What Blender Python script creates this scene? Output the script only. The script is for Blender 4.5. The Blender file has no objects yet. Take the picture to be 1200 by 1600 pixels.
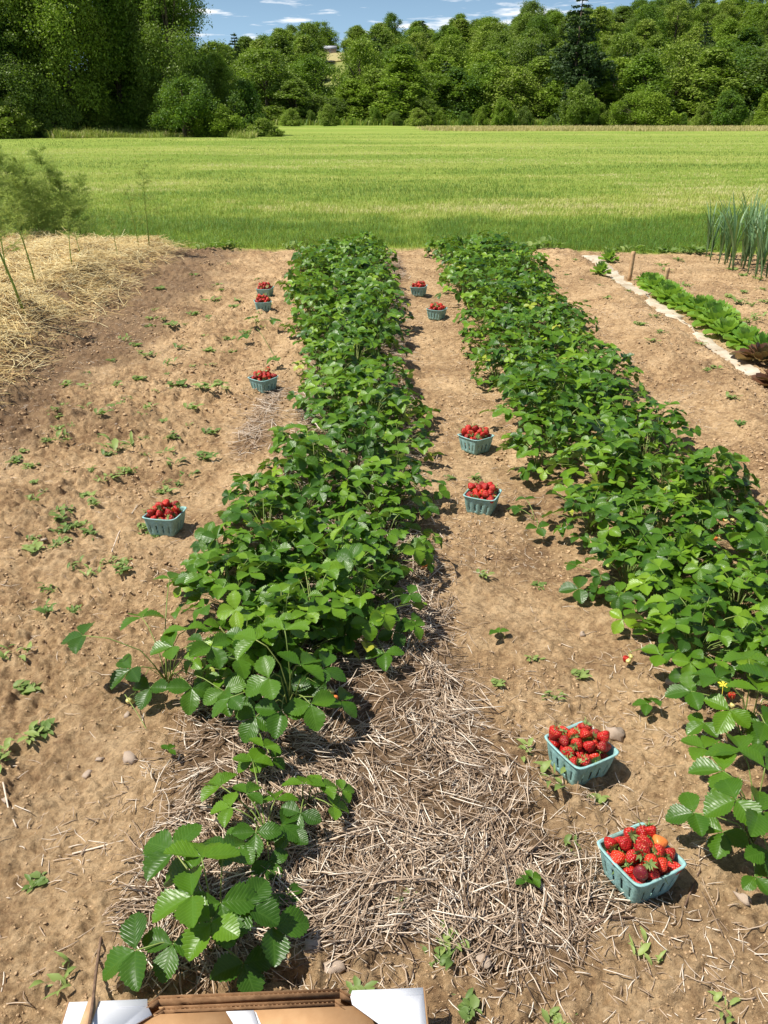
import bpy, math, random
import numpy as np
from mathutils import Vector, Matrix
R = math.radians
random.seed(7); rng = np.random.default_rng(7)
scene = bpy.context.scene
COL = scene.collection

# ------------------------------------------------------------------ camera, sky, sun, exposure
F, HOR, CH = 1294.0, 175.0, 1.6
PITCH = math.atan((800 - HOR) / F)
cam = bpy.data.cameras.new('camera'); camo = bpy.data.objects.new('camera', cam); COL.objects.link(camo)
camo.location = (0, 0, CH); camo.rotation_euler = (math.pi / 2 - PITCH, 0, 0)
cam.sensor_fit = 'VERTICAL'; cam.sensor_height = 36; cam.lens = F / 1600 * 36
cam.clip_start = 0.05; cam.clip_end = 3000
scene.camera = camo
scene.render.resolution_x, scene.render.resolution_y = 768, 1024
vs = scene.view_settings
vs.view_transform = 'Standard'; vs.look = 'None'; vs.gamma = 1; vs.exposure = 0.45
scene.cycles.max_bounces = 6; scene.cycles.diffuse_bounces = 3; scene.cycles.transparent_max_bounces = 4

SUN_EL = R(61); SUN_DIR = Vector((-math.cos(SUN_EL), -0.08, math.sin(SUN_EL))).normalized()   # towards the sun: from the left
sl = bpy.data.lights.new('sun', 'SUN'); so = bpy.data.objects.new('sun', sl); COL.objects.link(so)
sl.energy = 5.0; sl.angle = R(0.5); sl.color = (1.0, 0.95, 0.86)
so.rotation_euler = SUN_DIR.to_track_quat('Z', 'Y').to_euler()

world = bpy.data.worlds.new('World'); scene.world = world; world.use_nodes = True
wn, wl = world.node_tree.nodes, world.node_tree.links
wn.clear()
wo = wn.new('ShaderNodeOutputWorld'); bg = wn.new('ShaderNodeBackground'); sky = wn.new('ShaderNodeTexSky')
sky.sky_type = 'NISHITA'; sky.sun_disc = False; sky.sun_elevation = SUN_EL
sky.sun_rotation = math.atan2(SUN_DIR.x, SUN_DIR.y)
sky.dust_density = 0.3; sky.air_density = 1.0; sky.ozone_density = 3.0
bg.inputs['Strength'].default_value = 0.05
tc = wn.new('ShaderNodeTexCoord'); mp = wn.new('ShaderNodeMapping'); mp.inputs['Scale'].default_value = (8.5, 8.5, 75)
mp.inputs['Location'].default_value = (0.3, 0.7, 1.1)
nz = wn.new('ShaderNodeTexNoise'); nz.inputs['Scale'].default_value = 1.6; nz.inputs['Detail'].default_value = 9; nz.inputs['Roughness'].default_value = 0.6
cr = wn.new('ShaderNodeValToRGB'); cr.color_ramp.elements[0].position = 0.53; cr.color_ramp.elements[1].position = 0.66
hs = wn.new('ShaderNodeMix'); hs.data_type = 'RGBA'; hs.blend_type = 'MULTIPLY'; hs.inputs[0].default_value = 1; hs.inputs[7].default_value = (0.95, 1.05, 1.2, 1)
mx = wn.new('ShaderNodeMix'); mx.data_type = 'RGBA'; mx.inputs[7].default_value = (16.5, 17, 17.6, 1)
wl.new(tc.outputs['Generated'], mp.inputs[0]); wl.new(mp.outputs[0], nz.inputs['Vector']); wl.new(nz.outputs['Fac'], cr.inputs[0])
wl.new(sky.outputs[0], hs.inputs[6]); sz_ = wn.new('ShaderNodeSeparateXYZ'); hr = wn.new('ShaderNodeMapRange'); hr.inputs[1].default_value = 0.0; hr.inputs[2].default_value = 0.16; hr.inputs[3].default_value = 0.9; hr.inputs[4].default_value = 0.0
hm = wn.new('ShaderNodeMix'); hm.data_type = 'RGBA'; hm.inputs[7].default_value = (7.0, 11.4, 16.4, 1)
wl.new(tc.outputs['Generated'], sz_.inputs[0]); wl.new(sz_.outputs['Z'], hr.inputs[0]); wl.new(hr.outputs[0], hm.inputs[0]); wl.new(hs.outputs[2], hm.inputs[6]); wl.new(hm.outputs[2], mx.inputs[6]); wl.new(cr.outputs[0], mx.inputs[0])
wl.new(mx.outputs[2], bg.inputs[0]); wl.new(bg.outputs[0], wo.inputs[0])

# ------------------------------------------------------------------ helpers
cP, sP = math.cos(PITCH), math.sin(PITCH)
def g(x, y, z=0.0):                       # where a sight line of the photo meets the height z
    d = np.array([(x - 600) / F, 1.0, (800 - y) / F])
    w = np.array([d[0], d[1] * cP + d[2] * sP, -d[1] * sP + d[2] * cP])
    t = (z - CH) / w[2]
    return Vector((w[0] * t, w[1] * t, z))
def xat(px, Y, z=0.0): return (px - 600) / F * (Y * cP + (CH - z) * sP)
def zat(py, Y): return CH + Y * math.tan(math.atan((800 - py) / F) - PITCH)

def _hash(i, j, s):
    h = (i.astype(np.int64) * 374761393 + j.astype(np.int64) * 668265263 + s * 1442695041) & 0xffffffff
    h = ((h ^ (h >> 13)) * 1274126177) & 0xffffffff
    return ((h ^ (h >> 16)) & 0xffff) / 65535.0
def vnoise(x, y, s=0):
    x = np.asarray(x, float); y = np.asarray(y, float)
    i = np.floor(x); j = np.floor(y); fx = x - i; fy = y - j
    fx = fx * fx * (3 - 2 * fx); fy = fy * fy * (3 - 2 * fy)
    i = i.astype(np.int64); j = j.astype(np.int64)
    a = _hash(i, j, s); b = _hash(i + 1, j, s); c = _hash(i, j + 1, s); d = _hash(i + 1, j + 1, s)
    return (a * (1 - fx) + b * fx) * (1 - fy) + (c * (1 - fx) + d * fx) * fy
def fbm(x, y, sc, oct=4, s=0, gain=0.5):
    x = np.asarray(x, float); y = np.asarray(y, float)
    v = 0; a = 1; t = 0
    for k in range(oct):
        v = v + a * vnoise(x / sc + 17.3 * k, y / sc - 9.1 * k, s + k * 11); t += a; a *= gain; sc /= 2.1
    return v / t - 0.5
def sst(a, b, x):
    t = np.clip((np.asarray(x, float) - a) / (b - a), 0, 1); return t * t * (3 - 2 * t)

def heap_mask(x, y):                      # the golden straw heap on the left
    e = -2.15 - 0.035 * (y - 4) + 0.35 * fbm(x, y, 0.9, 3, 5)
    return sst(e, e - 0.75, x) * sst(3.6, 4.6, y) * (1 - sst(11.0, 11.7, y + 0.3 * fbm(x, y, 1.0, 2, 6)))
def mulch_mask(x, y):                     # grey straw between and before the plants
    re = np.interp(y, [1.0, 1.2, 1.5, 1.85, 2.3, 2.7], [0.45, 0.62, 0.50, 0.34, 0.28, 0.20])
    a = sst(-0.64, -0.50, x + 0.15 * fbm(x, y, 0.3, 2, 18)) * (1 - sst(re - 0.13, re + 0.12, x + 0.3 * fbm(x, y, 0.35, 3, 8))) * sst(1.10, 1.25, y + 0.35 * fbm(x, y, .3, 2, 3)) * (1 - sst(2.1, 2.6, y))
    b = sst(-0.55, -0.45, x) * (1 - sst(0.10, 0.28, x + 0.25 * fbm(x, y, 0.5, 3, 9))) * sst(2.0, 2.3, y) * (1 - sst(10.3, 10.9, y)) * 0.75
    c = sst(-0.84, -0.72, x + 0.2 * fbm(x, y, 0.3, 2, 19)) * (1 - sst(-0.7, -0.5, x)) * sst(3.8, 4.2, y) * (1 - sst(4.9, 5.5, y)) * .75
    return np.clip(np.maximum(np.maximum(a, b), c), 0, 1)
GEDGE = 11.15
def gedge(x): return GEDGE + 0.55 * fbm(x, x * 0 + 3.3, 0.7, 4, 21, .6) + 0.35 * sst(-2.4, -3.4, x) - 0.25 * sst(1.6, 3.0, x)
def hillz(x, y): return 2.4 * np.exp(-((np.asarray(x, float) + 14) / 14) ** 2 - ((np.asarray(y, float) - 243) / 20) ** 2) + sst(130, 262, y) * (13.6 + np.where(np.asarray(x) < -12, 0.17, 0.085) * np.clip(np.asarray(x, float) + 12, -40, 90)) + sst(138, 240, y) * 1.6 * fbm(x, y, 45, 2, 31) + sst(235, 500, y) * 9
def H(x, y):
    x = np.asarray(x, float); y = np.asarray(y, float)
    soil = 1 - sst(gedge(x) - 0.3, gedge(x) + 0.3, y)
    left = sst(-0.75, -1.1, x)
    n = 0.06 * fbm(x, y, 0.9, 3, 1) + (0.045 + 0.028 * left) * fbm(x, y, 0.17, 4, 2, 0.5)
    r = np.abs(fbm(x, y, 0.10, 3, 4)); n = n - (0.030 + 0.04 * left) * np.clip(0.10 - r, 0, 1)
    cr = np.clip(fbm(x, y, 0.045, 3, 41, 0.7) + 0.9 * fbm(x, y, 0.55, 2, 43) - 0.02, 0, 1)
    n = n + (0.055 + 0.030 * left) * cr * sst(0, .15, y) + (0.016 + 0.016 * left) * fbm(x, y, 0.028, 2, 45, .7)
    z = soil * n + (1 - soil) * 0.05 * fbm(x, y, 3.0, 2, 7)
    z = z + soil * heap_mask(x, y) * (0.24 + 0.42 * fbm(x, y, 0.6, 4, 12, 0.6)) * sst(12.5, 6, y) ** 0.3
    z = z + soil * 0.03 * (sst(-0.85, -0.6, x) * (1 - sst(0.0, 0.25, x)) + sst(0.65, 0.85, x) * (1 - sst(1.4, 1.65, x)))
    z = z + soil * 0.05 * sst(1.75, 2.1, x) * (1 - sst(2.3, 2.45, x))
    return z + hillz(x, y)
def hz(x, y): return float(H(np.array([x]), np.array([y]))[0])

def npmesh(name, V, faces, tint=None, uv=None, mats=(), midx=None, smooth=False, col=None):
    me = bpy.data.meshes.new(name)
    V = np.asarray(V, np.float32); me.vertices.add(len(V)); me.vertices.foreach_set('co', V.ravel())
    arrs = [np.asarray(f, np.int32) for f in faces if len(f)]
    li = np.concatenate([a.ravel() for a in arrs]); tot = np.concatenate([np.full(len(a), a.shape[1], np.int32) for a in arrs])
    st = np.concatenate([[0], np.cumsum(tot)[:-1]]).astype(np.int32)
    me.loops.add(len(li)); me.loops.foreach_set('vertex_index', li)
    me.polygons.add(len(tot)); me.polygons.foreach_set('loop_start', st); me.polygons.foreach_set('loop_total', tot)
    if midx is not None: me.polygons.foreach_set('material_index', np.asarray(midx, np.int32))
    for m in mats: me.materials.append(m)
    if tint is not None:
        a = me.attributes.new('tint', 'FLOAT', 'POINT'); a.data.foreach_set('value', np.asarray(tint, np.float32))
    if col is not None:
        a = me.attributes.new('mask', 'FLOAT_VECTOR', 'POINT'); a.data.foreach_set('vector', np.asarray(col, np.float32).ravel())
    if uv is not None:
        u = me.uv_layers.new(name='UVMap'); u.data.foreach_set('uv', np.asarray(uv, np.float32)[li].ravel())
    me.update(calc_edges=True)
    if smooth: me.polygons.foreach_set('use_smooth', np.ones(len(tot), bool))
    return me
class MB:                                 # small mesh accumulator
    def __init__(s): s.v = []; s.f = []; s.t = []; s.uv = []; s.m = []
    def add(s, verts, faces, tint=0.5, uv=None, mat=0):
        o = len(s.v); s.v += [tuple(v) for v in verts]; s.f += [tuple(i + o for i in f) for f in faces]
        s.t += list(tint) if hasattr(tint, '__len__') else [tint] * len(verts)
        s.uv += list(uv) if uv is not None else [(0, 0)] * len(verts); s.m += [mat] * len(faces)
    def tube(s, pts, rad, n=5, tint=0.5, mat=0):
        pts = [Vector(p) for p in pts]; V = []; Fc = []
        if not hasattr(rad, '__len__'): rad = [rad] * len(pts)
        for i, p in enumerate(pts):
            d = (pts[min(i + 1, len(pts) - 1)] - pts[max(i - 1, 0)]).normalized()
            a = d.cross(Vector((0.31, 0.2, 0.93)) if abs(d.z) < .9 else Vector((1, 0, 0.1))).normalized(); b = d.cross(a)
            for k in range(n):
                t = 2 * math.pi * k / n; V.append(p + (a * math.cos(t) + b * math.sin(t)) * rad[i])
        for i in range(len(pts) - 1):
            for k in range(n): Fc.append((i * n + k, i * n + (k + 1) % n, (i + 1) * n + (k + 1) % n, (i + 1) * n + k))
        Fc.append(tuple(range(n))[::-1]); Fc.append(tuple(range((len(pts) - 1) * n, len(pts) * n)))
        s.add(V, Fc, tint, None, mat)
    def prism(s, poly, up, tint=0.5, mat=0):
        n = len(poly); P = [Vector(p) for p in poly]; up = Vector(up)
        s.add(P + [p + up for p in P], [tuple(range(n))[::-1], tuple(range(n, 2 * n))] + [(i, (i + 1) % n, n + (i + 1) % n, n + i) for i in range(n)], tint, None, mat)
    def mesh(s, name, mats, smooth=True):
        by = {}
        for f, m in zip(s.f, s.m): by.setdefault(len(f), []).append((f, m))
        return npmesh(name, s.v, [np.array([f for f, m in l]) for l in by.values()], s.t, s.uv, mats, [m for l in by.values() for f, m in l], smooth)
def link(name, data, parent=None, loc=None, label=None, cat=None, group=None, kind=None):
    o = bpy.data.objects.new(name, data); COL.objects.link(o)
    if parent is not None: o.parent = parent
    if loc is not None: o.location = loc
    if label: o['label'] = label
    if cat: o['category'] = cat
    if group: o['group'] = group
    if kind: o['kind'] = kind
    return o

# ------------------------------------------------------------------ materials
def newmat(name):
    m = bpy.data.materials.new(name); m.use_nodes = True; n = m.node_tree.nodes; return m, n, m.node_tree.links, n['Principled BSDF']
def ramp(n, stops):
    r = n.new('ShaderNodeValToRGB'); e = r.color_ramp.elements
    while len(e) < len(stops): e.new(0.5)
    for k, (p, c) in enumerate(stops): e[k].position = p; e[k].color = (*c, 1)
    return r
def noise(n, l, scale, detail=4, rough=0.55, coord='Object', vec=None):
    t = n.new('ShaderNodeTexNoise'); t.inputs['Scale'].default_value = scale; t.inputs['Detail'].default_value = detail; t.inputs['Roughness'].default_value = rough
    if vec is None:
        c = n.new('ShaderNodeTexCoord'); vec = c.outputs[coord]
    l.new(vec, t.inputs['Vector']); return t
def math_(n, l, op, a, b=None):
    m = n.new('ShaderNodeMath'); m.operation = op
    for k, v in enumerate((a, b)):
        if v is None: continue
        if isinstance(v, (int, float)): m.inputs[k].default_value = v
        else: l.new(v, m.inputs[k])
    return m.outputs[0]
def mixc(n, l, fac, a, b, mode='MIX'):
    m = n.new('ShaderNodeMix'); m.data_type = 'RGBA'; m.blend_type = mode
    for s, v in ((0, fac), (6, a), (7, b)):
        if isinstance(v, (int, float)): m.inputs[s].default_value = v
        elif isinstance(v, tuple): m.inputs[s].default_value = (*v, 1)
        else: l.new(v, m.inputs[s])
    return m.outputs[2]
def bump(n, l, h, strength, dist, b):
    m = n.new('ShaderNodeBump'); m.inputs['Strength'].default_value = strength; m.inputs['Distance'].default_value = dist
    l.new(h, m.inputs['Height']); l.new(m.outputs[0], b.inputs['Normal']); return m
def attr(n, name):
    a = n.new('ShaderNodeAttribute'); a.attribute_name = name; return a

def leaf_mat(name, stops, rough=0.42, transl=0.35, veins=True, tcol=(0.16, 0.34, 0.02), objvar=0.35, spec=0.5, back=0.45):
    m, n, l, b = newmat(name)
    a = attr(n, 'tint'); oi = n.new('ShaderNodeObjectInfo')
    f = math_(n, l, 'ADD', math_(n, l, 'MULTIPLY', a.outputs['Fac'], 1 - objvar), math_(n, l, 'MULTIPLY', oi.outputs['Random'], objvar))
    rp = ramp(n, stops); l.new(f, rp.inputs[0]); c = rp.outputs[0]
    if veins:
        uv = n.new('ShaderNodeUVMap'); sx = n.new('ShaderNodeSeparateXYZ'); l.new(uv.outputs[0], sx.inputs[0])
        au = math_(n, l, 'ABSOLUTE', sx.outputs[0]); ph = math_(n, l, 'SUBTRACT', sx.outputs[1], math_(n, l, 'MULTIPLY', au, 0.33))
        w = math_(n, l, 'COSINE', math_(n, l, 'MULTIPLY', ph, 2 * math.pi * 9))
        w2 = math_(n, l, 'POWER', math_(n, l, 'MULTIPLY', math_(n, l, 'ADD', w, 1), 0.5), 6)
        mid = math_(n, l, 'POWER', math_(n, l, 'SUBTRACT', 1, math_(n, l, 'MINIMUM', math_(n, l, 'MULTIPLY', au, 6), 1)), 2)
        v = math_(n, l, 'MAXIMUM', w2, mid)
        c = mixc(n, l, math_(n, l, 'MULTIPLY', v, 0.15), c, (0.16, 0.30, 0.05))
        nn = noise(n, l, 90, 2); h = math_(n, l, 'SUBTRACT', math_(n, l, 'MULTIPLY', nn.outputs['Fac'], 0.35), v)
        bump(n, l, h, 0.25, 0.0022, b)
    geo = n.new('ShaderNodeNewGeometry')
    c = mixc(n, l, math_(n, l, 'MULTIPLY', geo.outputs['Backfacing'], back), c, (0.22, 0.32, 0.15))
    l.new(c, b.inputs['Base Color']); b.inputs['Roughness'].default_value = rough; b.inputs['Specular IOR Level'].default_value = spec * .7
    tr = n.new('ShaderNodeBsdfTranslucent'); tr.inputs[0].default_value = (*tcol, 1)
    ms = n.new('ShaderNodeMixShader'); ms.inputs[0].default_value = transl
    l.new(b.outputs[0], ms.inputs[1]); l.new(tr.outputs[0], ms.inputs[2]); l.new(ms.outputs[0], n['Material Output'].inputs[0])
    return m
M_leaf = leaf_mat('strawberry_leaf', [(0.0, (0.014, 0.050, 0.006)), (0.3, (0.042, 0.115, 0.007)), (0.65, (0.108, 0.220, 0.011)), (0.93, (0.22, 0.35, 0.02)), (1.0, (0.40, 0.40, 0.05))], 0.36, 0.20, objvar=0.2, tcol=(0.20, 0.36, 0.015))
M_stalk = leaf_mat('leaf_stalk', [(0, (0.16, 0.27, 0.05)), (1, (0.30, 0.34, 0.10))], 0.5, 0.1, False)
M_weed = leaf_mat('weed_leaf', [(0, (0.10, 0.18, 0.04)), (1, (0.34, 0.42, 0.12))], 0.5, 0.3, False, objvar=0.7)
M_lettuce = leaf_mat('lettuce_leaf', [(0, (0.10, 0.24, 0.03)), (1, (0.26, 0.42, 0.06))], 0.42, 0.35, False, (0.3, 0.5, 0.04))
M_redlet = leaf_mat('red_lettuce_leaf', [(0, (0.05, 0.024, 0.016)), (0.6, (0.15, 0.07, 0.035)), (1, (0.26, 0.24, 0.05))], 0.4, 0.2, False, (0.2, 0.1, 0.03))
M_leek = leaf_mat('leek_leaf', [(0, (0.10, 0.20, 0.09)), (0.8, (0.22, 0.34, 0.15)), (1, (0.45, 0.42, 0.16))], 0.45, 0.2, False)
M_fern = leaf_mat('asparagus_fern', [(0, (0.22, 0.31, 0.07)), (1, (0.42, 0.50, 0.14))], 0.6, 0.45, False, (0.46, 0.58, 0.12), back=0)
M_crown = leaf_mat('tree_foliage', [(0, (0.032, 0.070, 0.014)), (0.4, (0.075, 0.145, 0.018)), (0.7, (0.15, 0.23, 0.026)), (1, (0.26, 0.33, 0.05))], 0.5, 0.28, False, (0.22, 0.36, 0.02), 0.55, 0.3, 0.1)
M_bush = leaf_mat('bush_foliage', [(0, (0.06, 0.13, 0.02)), (1, (0.20, 0.30, 0.045))], 0.5, 0.3, False, (0.25, 0.4, 0.03), 0.4, 0.3, 0.1)
M_conifer = leaf_mat('conifer_foliage', [(0, (0.030, 0.060, 0.018)), (1, (0.085, 0.135, 0.035))], 0.6, 0.12, False, (0.1, 0.2, 0.02), 0.5, 0.3, 0.1)
M_grass = leaf_mat('field_grass', [(0, (0.08, 0.18, 0.022)), (0.35, (0.19, 0.31, 0.04)), (0.6, (0.34, 0.41, 0.075)), (0.82, (0.50, 0.48, 0.16)), (1, (0.66, 0.58, 0.30))], 0.5, 0.25, False, (0.40, 0.44, 0.08), 0.0, 0.3, 0)
M_dry = leaf_mat('dry_grass', [(0, (0.38, 0.36, 0.12)), (1, (0.68, 0.56, 0.30))], 0.6, 0.3, False, (0.6, 0.5, 0.2), 0.0, 0.3, 0)
M_calyx = leaf_mat('calyx_green', [(0, (0.16, 0.30, 0.05)), (1, (0.36, 0.46, 0.12))], 0.5, 0.2, False)

def species(m):
    n, l = m.node_tree.nodes, m.node_tree.links; b = n['Principled BSDF']
    oi = n.new('ShaderNodeObjectInfo'); rp = ramp(n, [(0.0, (0.07, 0.14, 0.022)), (0.2, (0.15, 0.25, 0.028)), (0.4, (0.26, 0.36, 0.035)), (0.6, (0.14, 0.20, 0.045)), (0.8, (0.22, 0.31, 0.045)), (1.0, (0.30, 0.37, 0.06))]); l.new(oi.outputs['Random'], rp.inputs[0])
    a = attr(n, 'tint'); f = math_(n, l, 'ADD', math_(n, l, 'MULTIPLY', a.outputs['Fac'], 0.95), 0.45)
    c = n.new('ShaderNodeVectorMath'); c.operation = 'SCALE'; l.new(rp.outputs[0], c.inputs[0]); l.new(f, c.inputs['Scale']); l.new(c.outputs[0], b.inputs['Base Color'])
species(M_crown)

species(M_bush)

def straw_mat(name, stops):
    m, n, l, b = newmat(name)
    a = attr(n, 'tint'); rp = ramp(n, stops); l.new(a.outputs['Fac'], rp.inputs[0])
    nn = noise(n, l, 60, 3); c = mixc(n, l, 0.35, rp.outputs[0], mixc(n, l, nn.outputs['Fac'], (0.45, 0.45, 0.45), (1.3, 1.3, 1.3)), 'MULTIPLY')
    l.new(c, b.inputs['Base Color']); b.inputs['Roughness'].default_value = 0.5; b.inputs['Specular IOR Level'].default_value = 0.4
    return m
M_mulch = straw_mat('weathered_straw', [(0, (0.12, 0.075, 0.045)), (0.3, (0.34, 0.235, 0.15)), (0.65, (0.58, 0.44, 0.31)), (1, (0.86, 0.76, 0.62))])
M_gold = straw_mat('golden_straw', [(0, (0.40, 0.24, 0.09)), (0.35, (0.82, 0.60, 0.24)), (1, (0.95, 0.82, 0.46))])

def soil_mat():
    m, n, l, b = newmat('garden_soil')
    tcx = n.new('ShaderNodeTexCoord'); P = tcx.outputs['Object']
    n1 = noise(n, l, 2.2, 6, 0.6, vec=P); n2 = noise(n, l, 24, 8, 0.78, vec=P); n3 = noise(n, l, 75, 8, 0.8, vec=P)
    rp = ramp(n, [(0.40, (0.25, 0.152, 0.078)), (0.49, (0.43, 0.285, 0.150)), (0.58, (0.59, 0.415, 0.235))])
    s = math_(n, l, 'ADD', math_(n, l, 'MULTIPLY', n1.outputs['Fac'], 0.42), math_(n, l, 'MULTIPLY', n2.outputs['Fac'], 0.58)); l.new(s, rp.inputs[0])
    mk = attr(n, 'mask'); sp = n.new('ShaderNodeSeparateXYZ'); l.new(mk.outputs['Vector'], sp.inputs[0])
    fine = ramp(n, [(0.36, (0.50, 0.47, 0.44)), (0.50, (1.0, 1.0, 1.0)), (0.64, (1.32, 1.30, 1.26))]); l.new(n3.outputs['Fac'], fine.inputs[0])
    c = mixc(n, l, 0.8, rp.outputs[0], fine.outputs[0], 'MULTIPLY')
    c = mixc(n, l, math_(n, l, 'MULTIPLY', sp.outputs[0], 0.75), c, (0.13, 0.080, 0.048))      # x: darker soil under mulch, around the heap and in random patches
    c = mixc(n, l, sp.outputs[1], c, mixc(n, l, n2.outputs['Fac'], (0.16, 0.10, 0.05), (0.55, 0.38, 0.17)))   # y: straw heap
    c = mixc(n, l, sp.outputs[2], c, mixc(n, l, n2.outputs['Fac'], (0.16, 0.27, 0.03), (0.30, 0.36, 0.05)))    # z: grass
    l.new(c, b.inputs['Base Color']); b.inputs['Roughness'].default_value = 0.95; b.inputs['Specular IOR Level'].default_value = 0.15
    h = math_(n, l, 'ADD', n2.outputs['Fac'], math_(n, l, 'MULTIPLY', n3.outputs['Fac'], 0.4)); bump(n, l, h, 1.0, 0.02, b)
    return m
M_soil = soil_mat()
def field_mat():
    m, n, l, b = newmat('field_turf')
    tcx = n.new('ShaderNodeTexCoord'); P = tcx.outputs['Object']
    mpg = n.new('ShaderNodeMapping'); mpg.inputs['Scale'].default_value = (0.35, 1.0, 1); l.new(P, mpg.inputs[0])
    n1 = noise(n, l, 0.16, 5, 0.6, vec=mpg.outputs[0]); n2 = noise(n, l, 5, 5, 0.75, vec=P)
    rp = ramp(n, [(0.30, (0.13, 0.22, 0.03)), (0.47, (0.24, 0.33, 0.055)), (0.60, (0.38, 0.42, 0.10)), (0.76, (0.60, 0.52, 0.23))])
    s = math_(n, l, 'ADD', math_(n, l, 'MULTIPLY', n1.outputs['Fac'], 0.55), math_(n, l, 'MULTIPLY', n2.outputs['Fac'], 0.45)); l.new(s, rp.inputs[0])
    l.new(rp.outputs[0], b.inputs['Base Color']); b.inputs['Roughness'].default_value = 0.9; b.inputs['Specular IOR Level'].default_value = 0.1
    bump(n, l, n2.outputs['Fac'], 1.0, 0.15, b); return m
M_field = field_mat()
def simple(name, c1, c2, scale, rough=0.8, bmp=0.3, dist=0.004, spec=0.3, detail=4):
    m, n, l, b = newmat(name); t = noise(n, l, scale, detail)
    rp = ramp(n, [(0.3, c1), (0.7, c2)]); l.new(t.outputs['Fac'], rp.inputs[0]); l.new(rp.outputs[0], b.inputs['Base Color'])
    b.inputs['Roughness'].default_value = rough; b.inputs['Specular IOR Level'].default_value = spec; bump(n, l, t.outputs['Fac'], bmp, dist, b); return m
M_clod = simple('soil_clod', (0.30, 0.185, 0.10), (0.58, 0.42, 0.25), 60, 0.95, 0.8, 0.004, 0.1)
M_stone = simple('stone', (0.30, 0.22, 0.16), (0.55, 0.44, 0.34), 30, 0.8, 0.5, 0.003)
M_bark = simple('bark', (0.06, 0.045, 0.03), (0.16, 0.125, 0.09), 3, 0.95, 1.0, 0.05)
M_pulp = simple('teal_pulp', (0.24, 0.44, 0.43), (0.34, 0.57, 0.555), 130, 0.85, 0.8, 0.0018, 0.2, 6)
_n, _l = M_pulp.node_tree.nodes, M_pulp.node_tree.links; _b = _n['Principled BSDF']; _c = _b.inputs['Base Color'].links[0].from_socket
_t = noise(_n, _l, 14, 5, 0.7); _r = ramp(_n, [(0.42, (1, 1, 1)), (0.66, (0.72, 0.66, 0.56))]); _l.new(_t.outputs['Fac'], _r.inputs[0]); _l.new(mixc(_n, _l, 1.0, _c, _r.outputs[0], 'MULTIPLY'), _b.inputs['Base Color'])
M_white = simple('white_board', (0.74, 0.75, 0.78), (0.80, 0.80, 0.82), 12, 0.35, 0.05, 0.001, 0.5)
M_kraft = simple('kraft_board', (0.38, 0.215, 0.10), (0.50, 0.30, 0.15), 22, 0.7, 0.15, 0.001, 0.3)
M_edge = simple('cut_board_edge', (0.16, 0.085, 0.04), (0.30, 0.17, 0.085), 60, 0.8, 0.3, 0.001, 0.2)
M_wood = simple('stake_wood', (0.42, 0.25, 0.12), (0.62, 0.42, 0.24), 25, 0.7, 0.3, 0.002)
M_paper = simple('mulch_paper', (0.36, 0.28, 0.18), (0.62, 0.55, 0.43), 6, 0.8, 0.6, 0.01)
M_twig = simple('dry_twig', (0.10, 0.06, 0.04), (0.22, 0.14, 0.09), 50, 0.8)
M_hill = simple('hill_turf', (0.10, 0.16, 0.03), (0.30, 0.30, 0.09), 0.05, 0.95, 0.2, 0.2)
M_wall = simple('house_wall', (0.40, 0.30, 0.26), (0.50, 0.40, 0.35), 2)
M_roof = simple('house_roof', (0.35, 0.36, 0.40), (0.42, 0.43, 0.46), 3)
M_ylw = simple('petal', (0.8, 0.6, 0.03), (0.9, 0.75, 0.1), 30)

def berry_mat():
    m, n, l, b = newmat('strawberry_skin')
    t = n.new('ShaderNodeTexCoord'); oi = n.new('ShaderNodeObjectInfo')
    vo = n.new('ShaderNodeTexVoronoi'); vo.inputs['Scale'].default_value = 260; vo.inputs['Randomness'].default_value = 0.45; l.new(t.outputs['Object'], vo.inputs['Vector'])
    seed = ramp(n, [(0.20, (1, 1, 1)), (0.27, (0, 0, 0))]); l.new(vo.outputs['Distance'], seed.inputs[0])
    rp = ramp(n, [(0.0, (0.24, 0.008, 0.010)), (0.25, (0.38, 0.009, 0.010)), (0.8, (0.52, 0.014, 0.011)), (1.0, (0.62, 0.035, 0.013))])
    l.new(oi.outputs['Random'], rp.inputs[0])
    sx = n.new('ShaderNodeSeparateXYZ'); l.new(t.outputs['Object'], sx.inputs[0])
    # paler shoulders near the calyx, where the skin really is paler
    sh = ramp(n, [(0.0, (0, 0, 0)), (1.0, (1, 1, 1))]); l.new(math_(n, l, 'MULTIPLY', math_(n, l, 'SUBTRACT', sx.outputs[2], 0.010), 90), sh.inputs[0])
    c = mixc(n, l, math_(n, l, 'MULTIPLY', sh.outputs[0], 0.15), rp.outputs[0], (0.8, 0.28, 0.08))
    c = mixc(n, l, math_(n, l, 'MULTIPLY', seed.outputs[0], 0.6), c, (0.70, 0.36, 0.10))
    l.new(c, b.inputs['Base Color']); b.inputs['Roughness'].default_value = 0.38; b.inputs['Specular IOR Level'].default_value = 0.45
    bump(n, l, vo.outputs['Distance'], 1.0, 0.0025, b); return m
M_berry = berry_mat()
def berry_plain(name, col):
    m, n, l, b = newmat(name); vo = n.new('ShaderNodeTexVoronoi'); vo.inputs['Scale'].default_value = 300
    t = n.new('ShaderNodeTexCoord'); l.new(t.outputs['Object'], vo.inputs['Vector'])
    rp = ramp(n, [(0.1, (0.5, 0.3, 0.08)), (0.22, col)]); l.new(vo.outputs['Distance'], rp.inputs[0]); l.new(rp.outputs[0], b.inputs['Base Color'])
    b.inputs['Roughness'].default_value = 0.35; bump(n, l, vo.outputs['Distance'], 0.6, 0.001, b); return m
M_orange = berry_plain('unripe_orange_skin', (0.80, 0.22, 0.05)); M_pale = berry_plain('unripe_pale_skin', (0.62, 0.55, 0.20)); M_dark = berry_plain('overripe_skin', (0.16, 0.012, 0.018))

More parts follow.
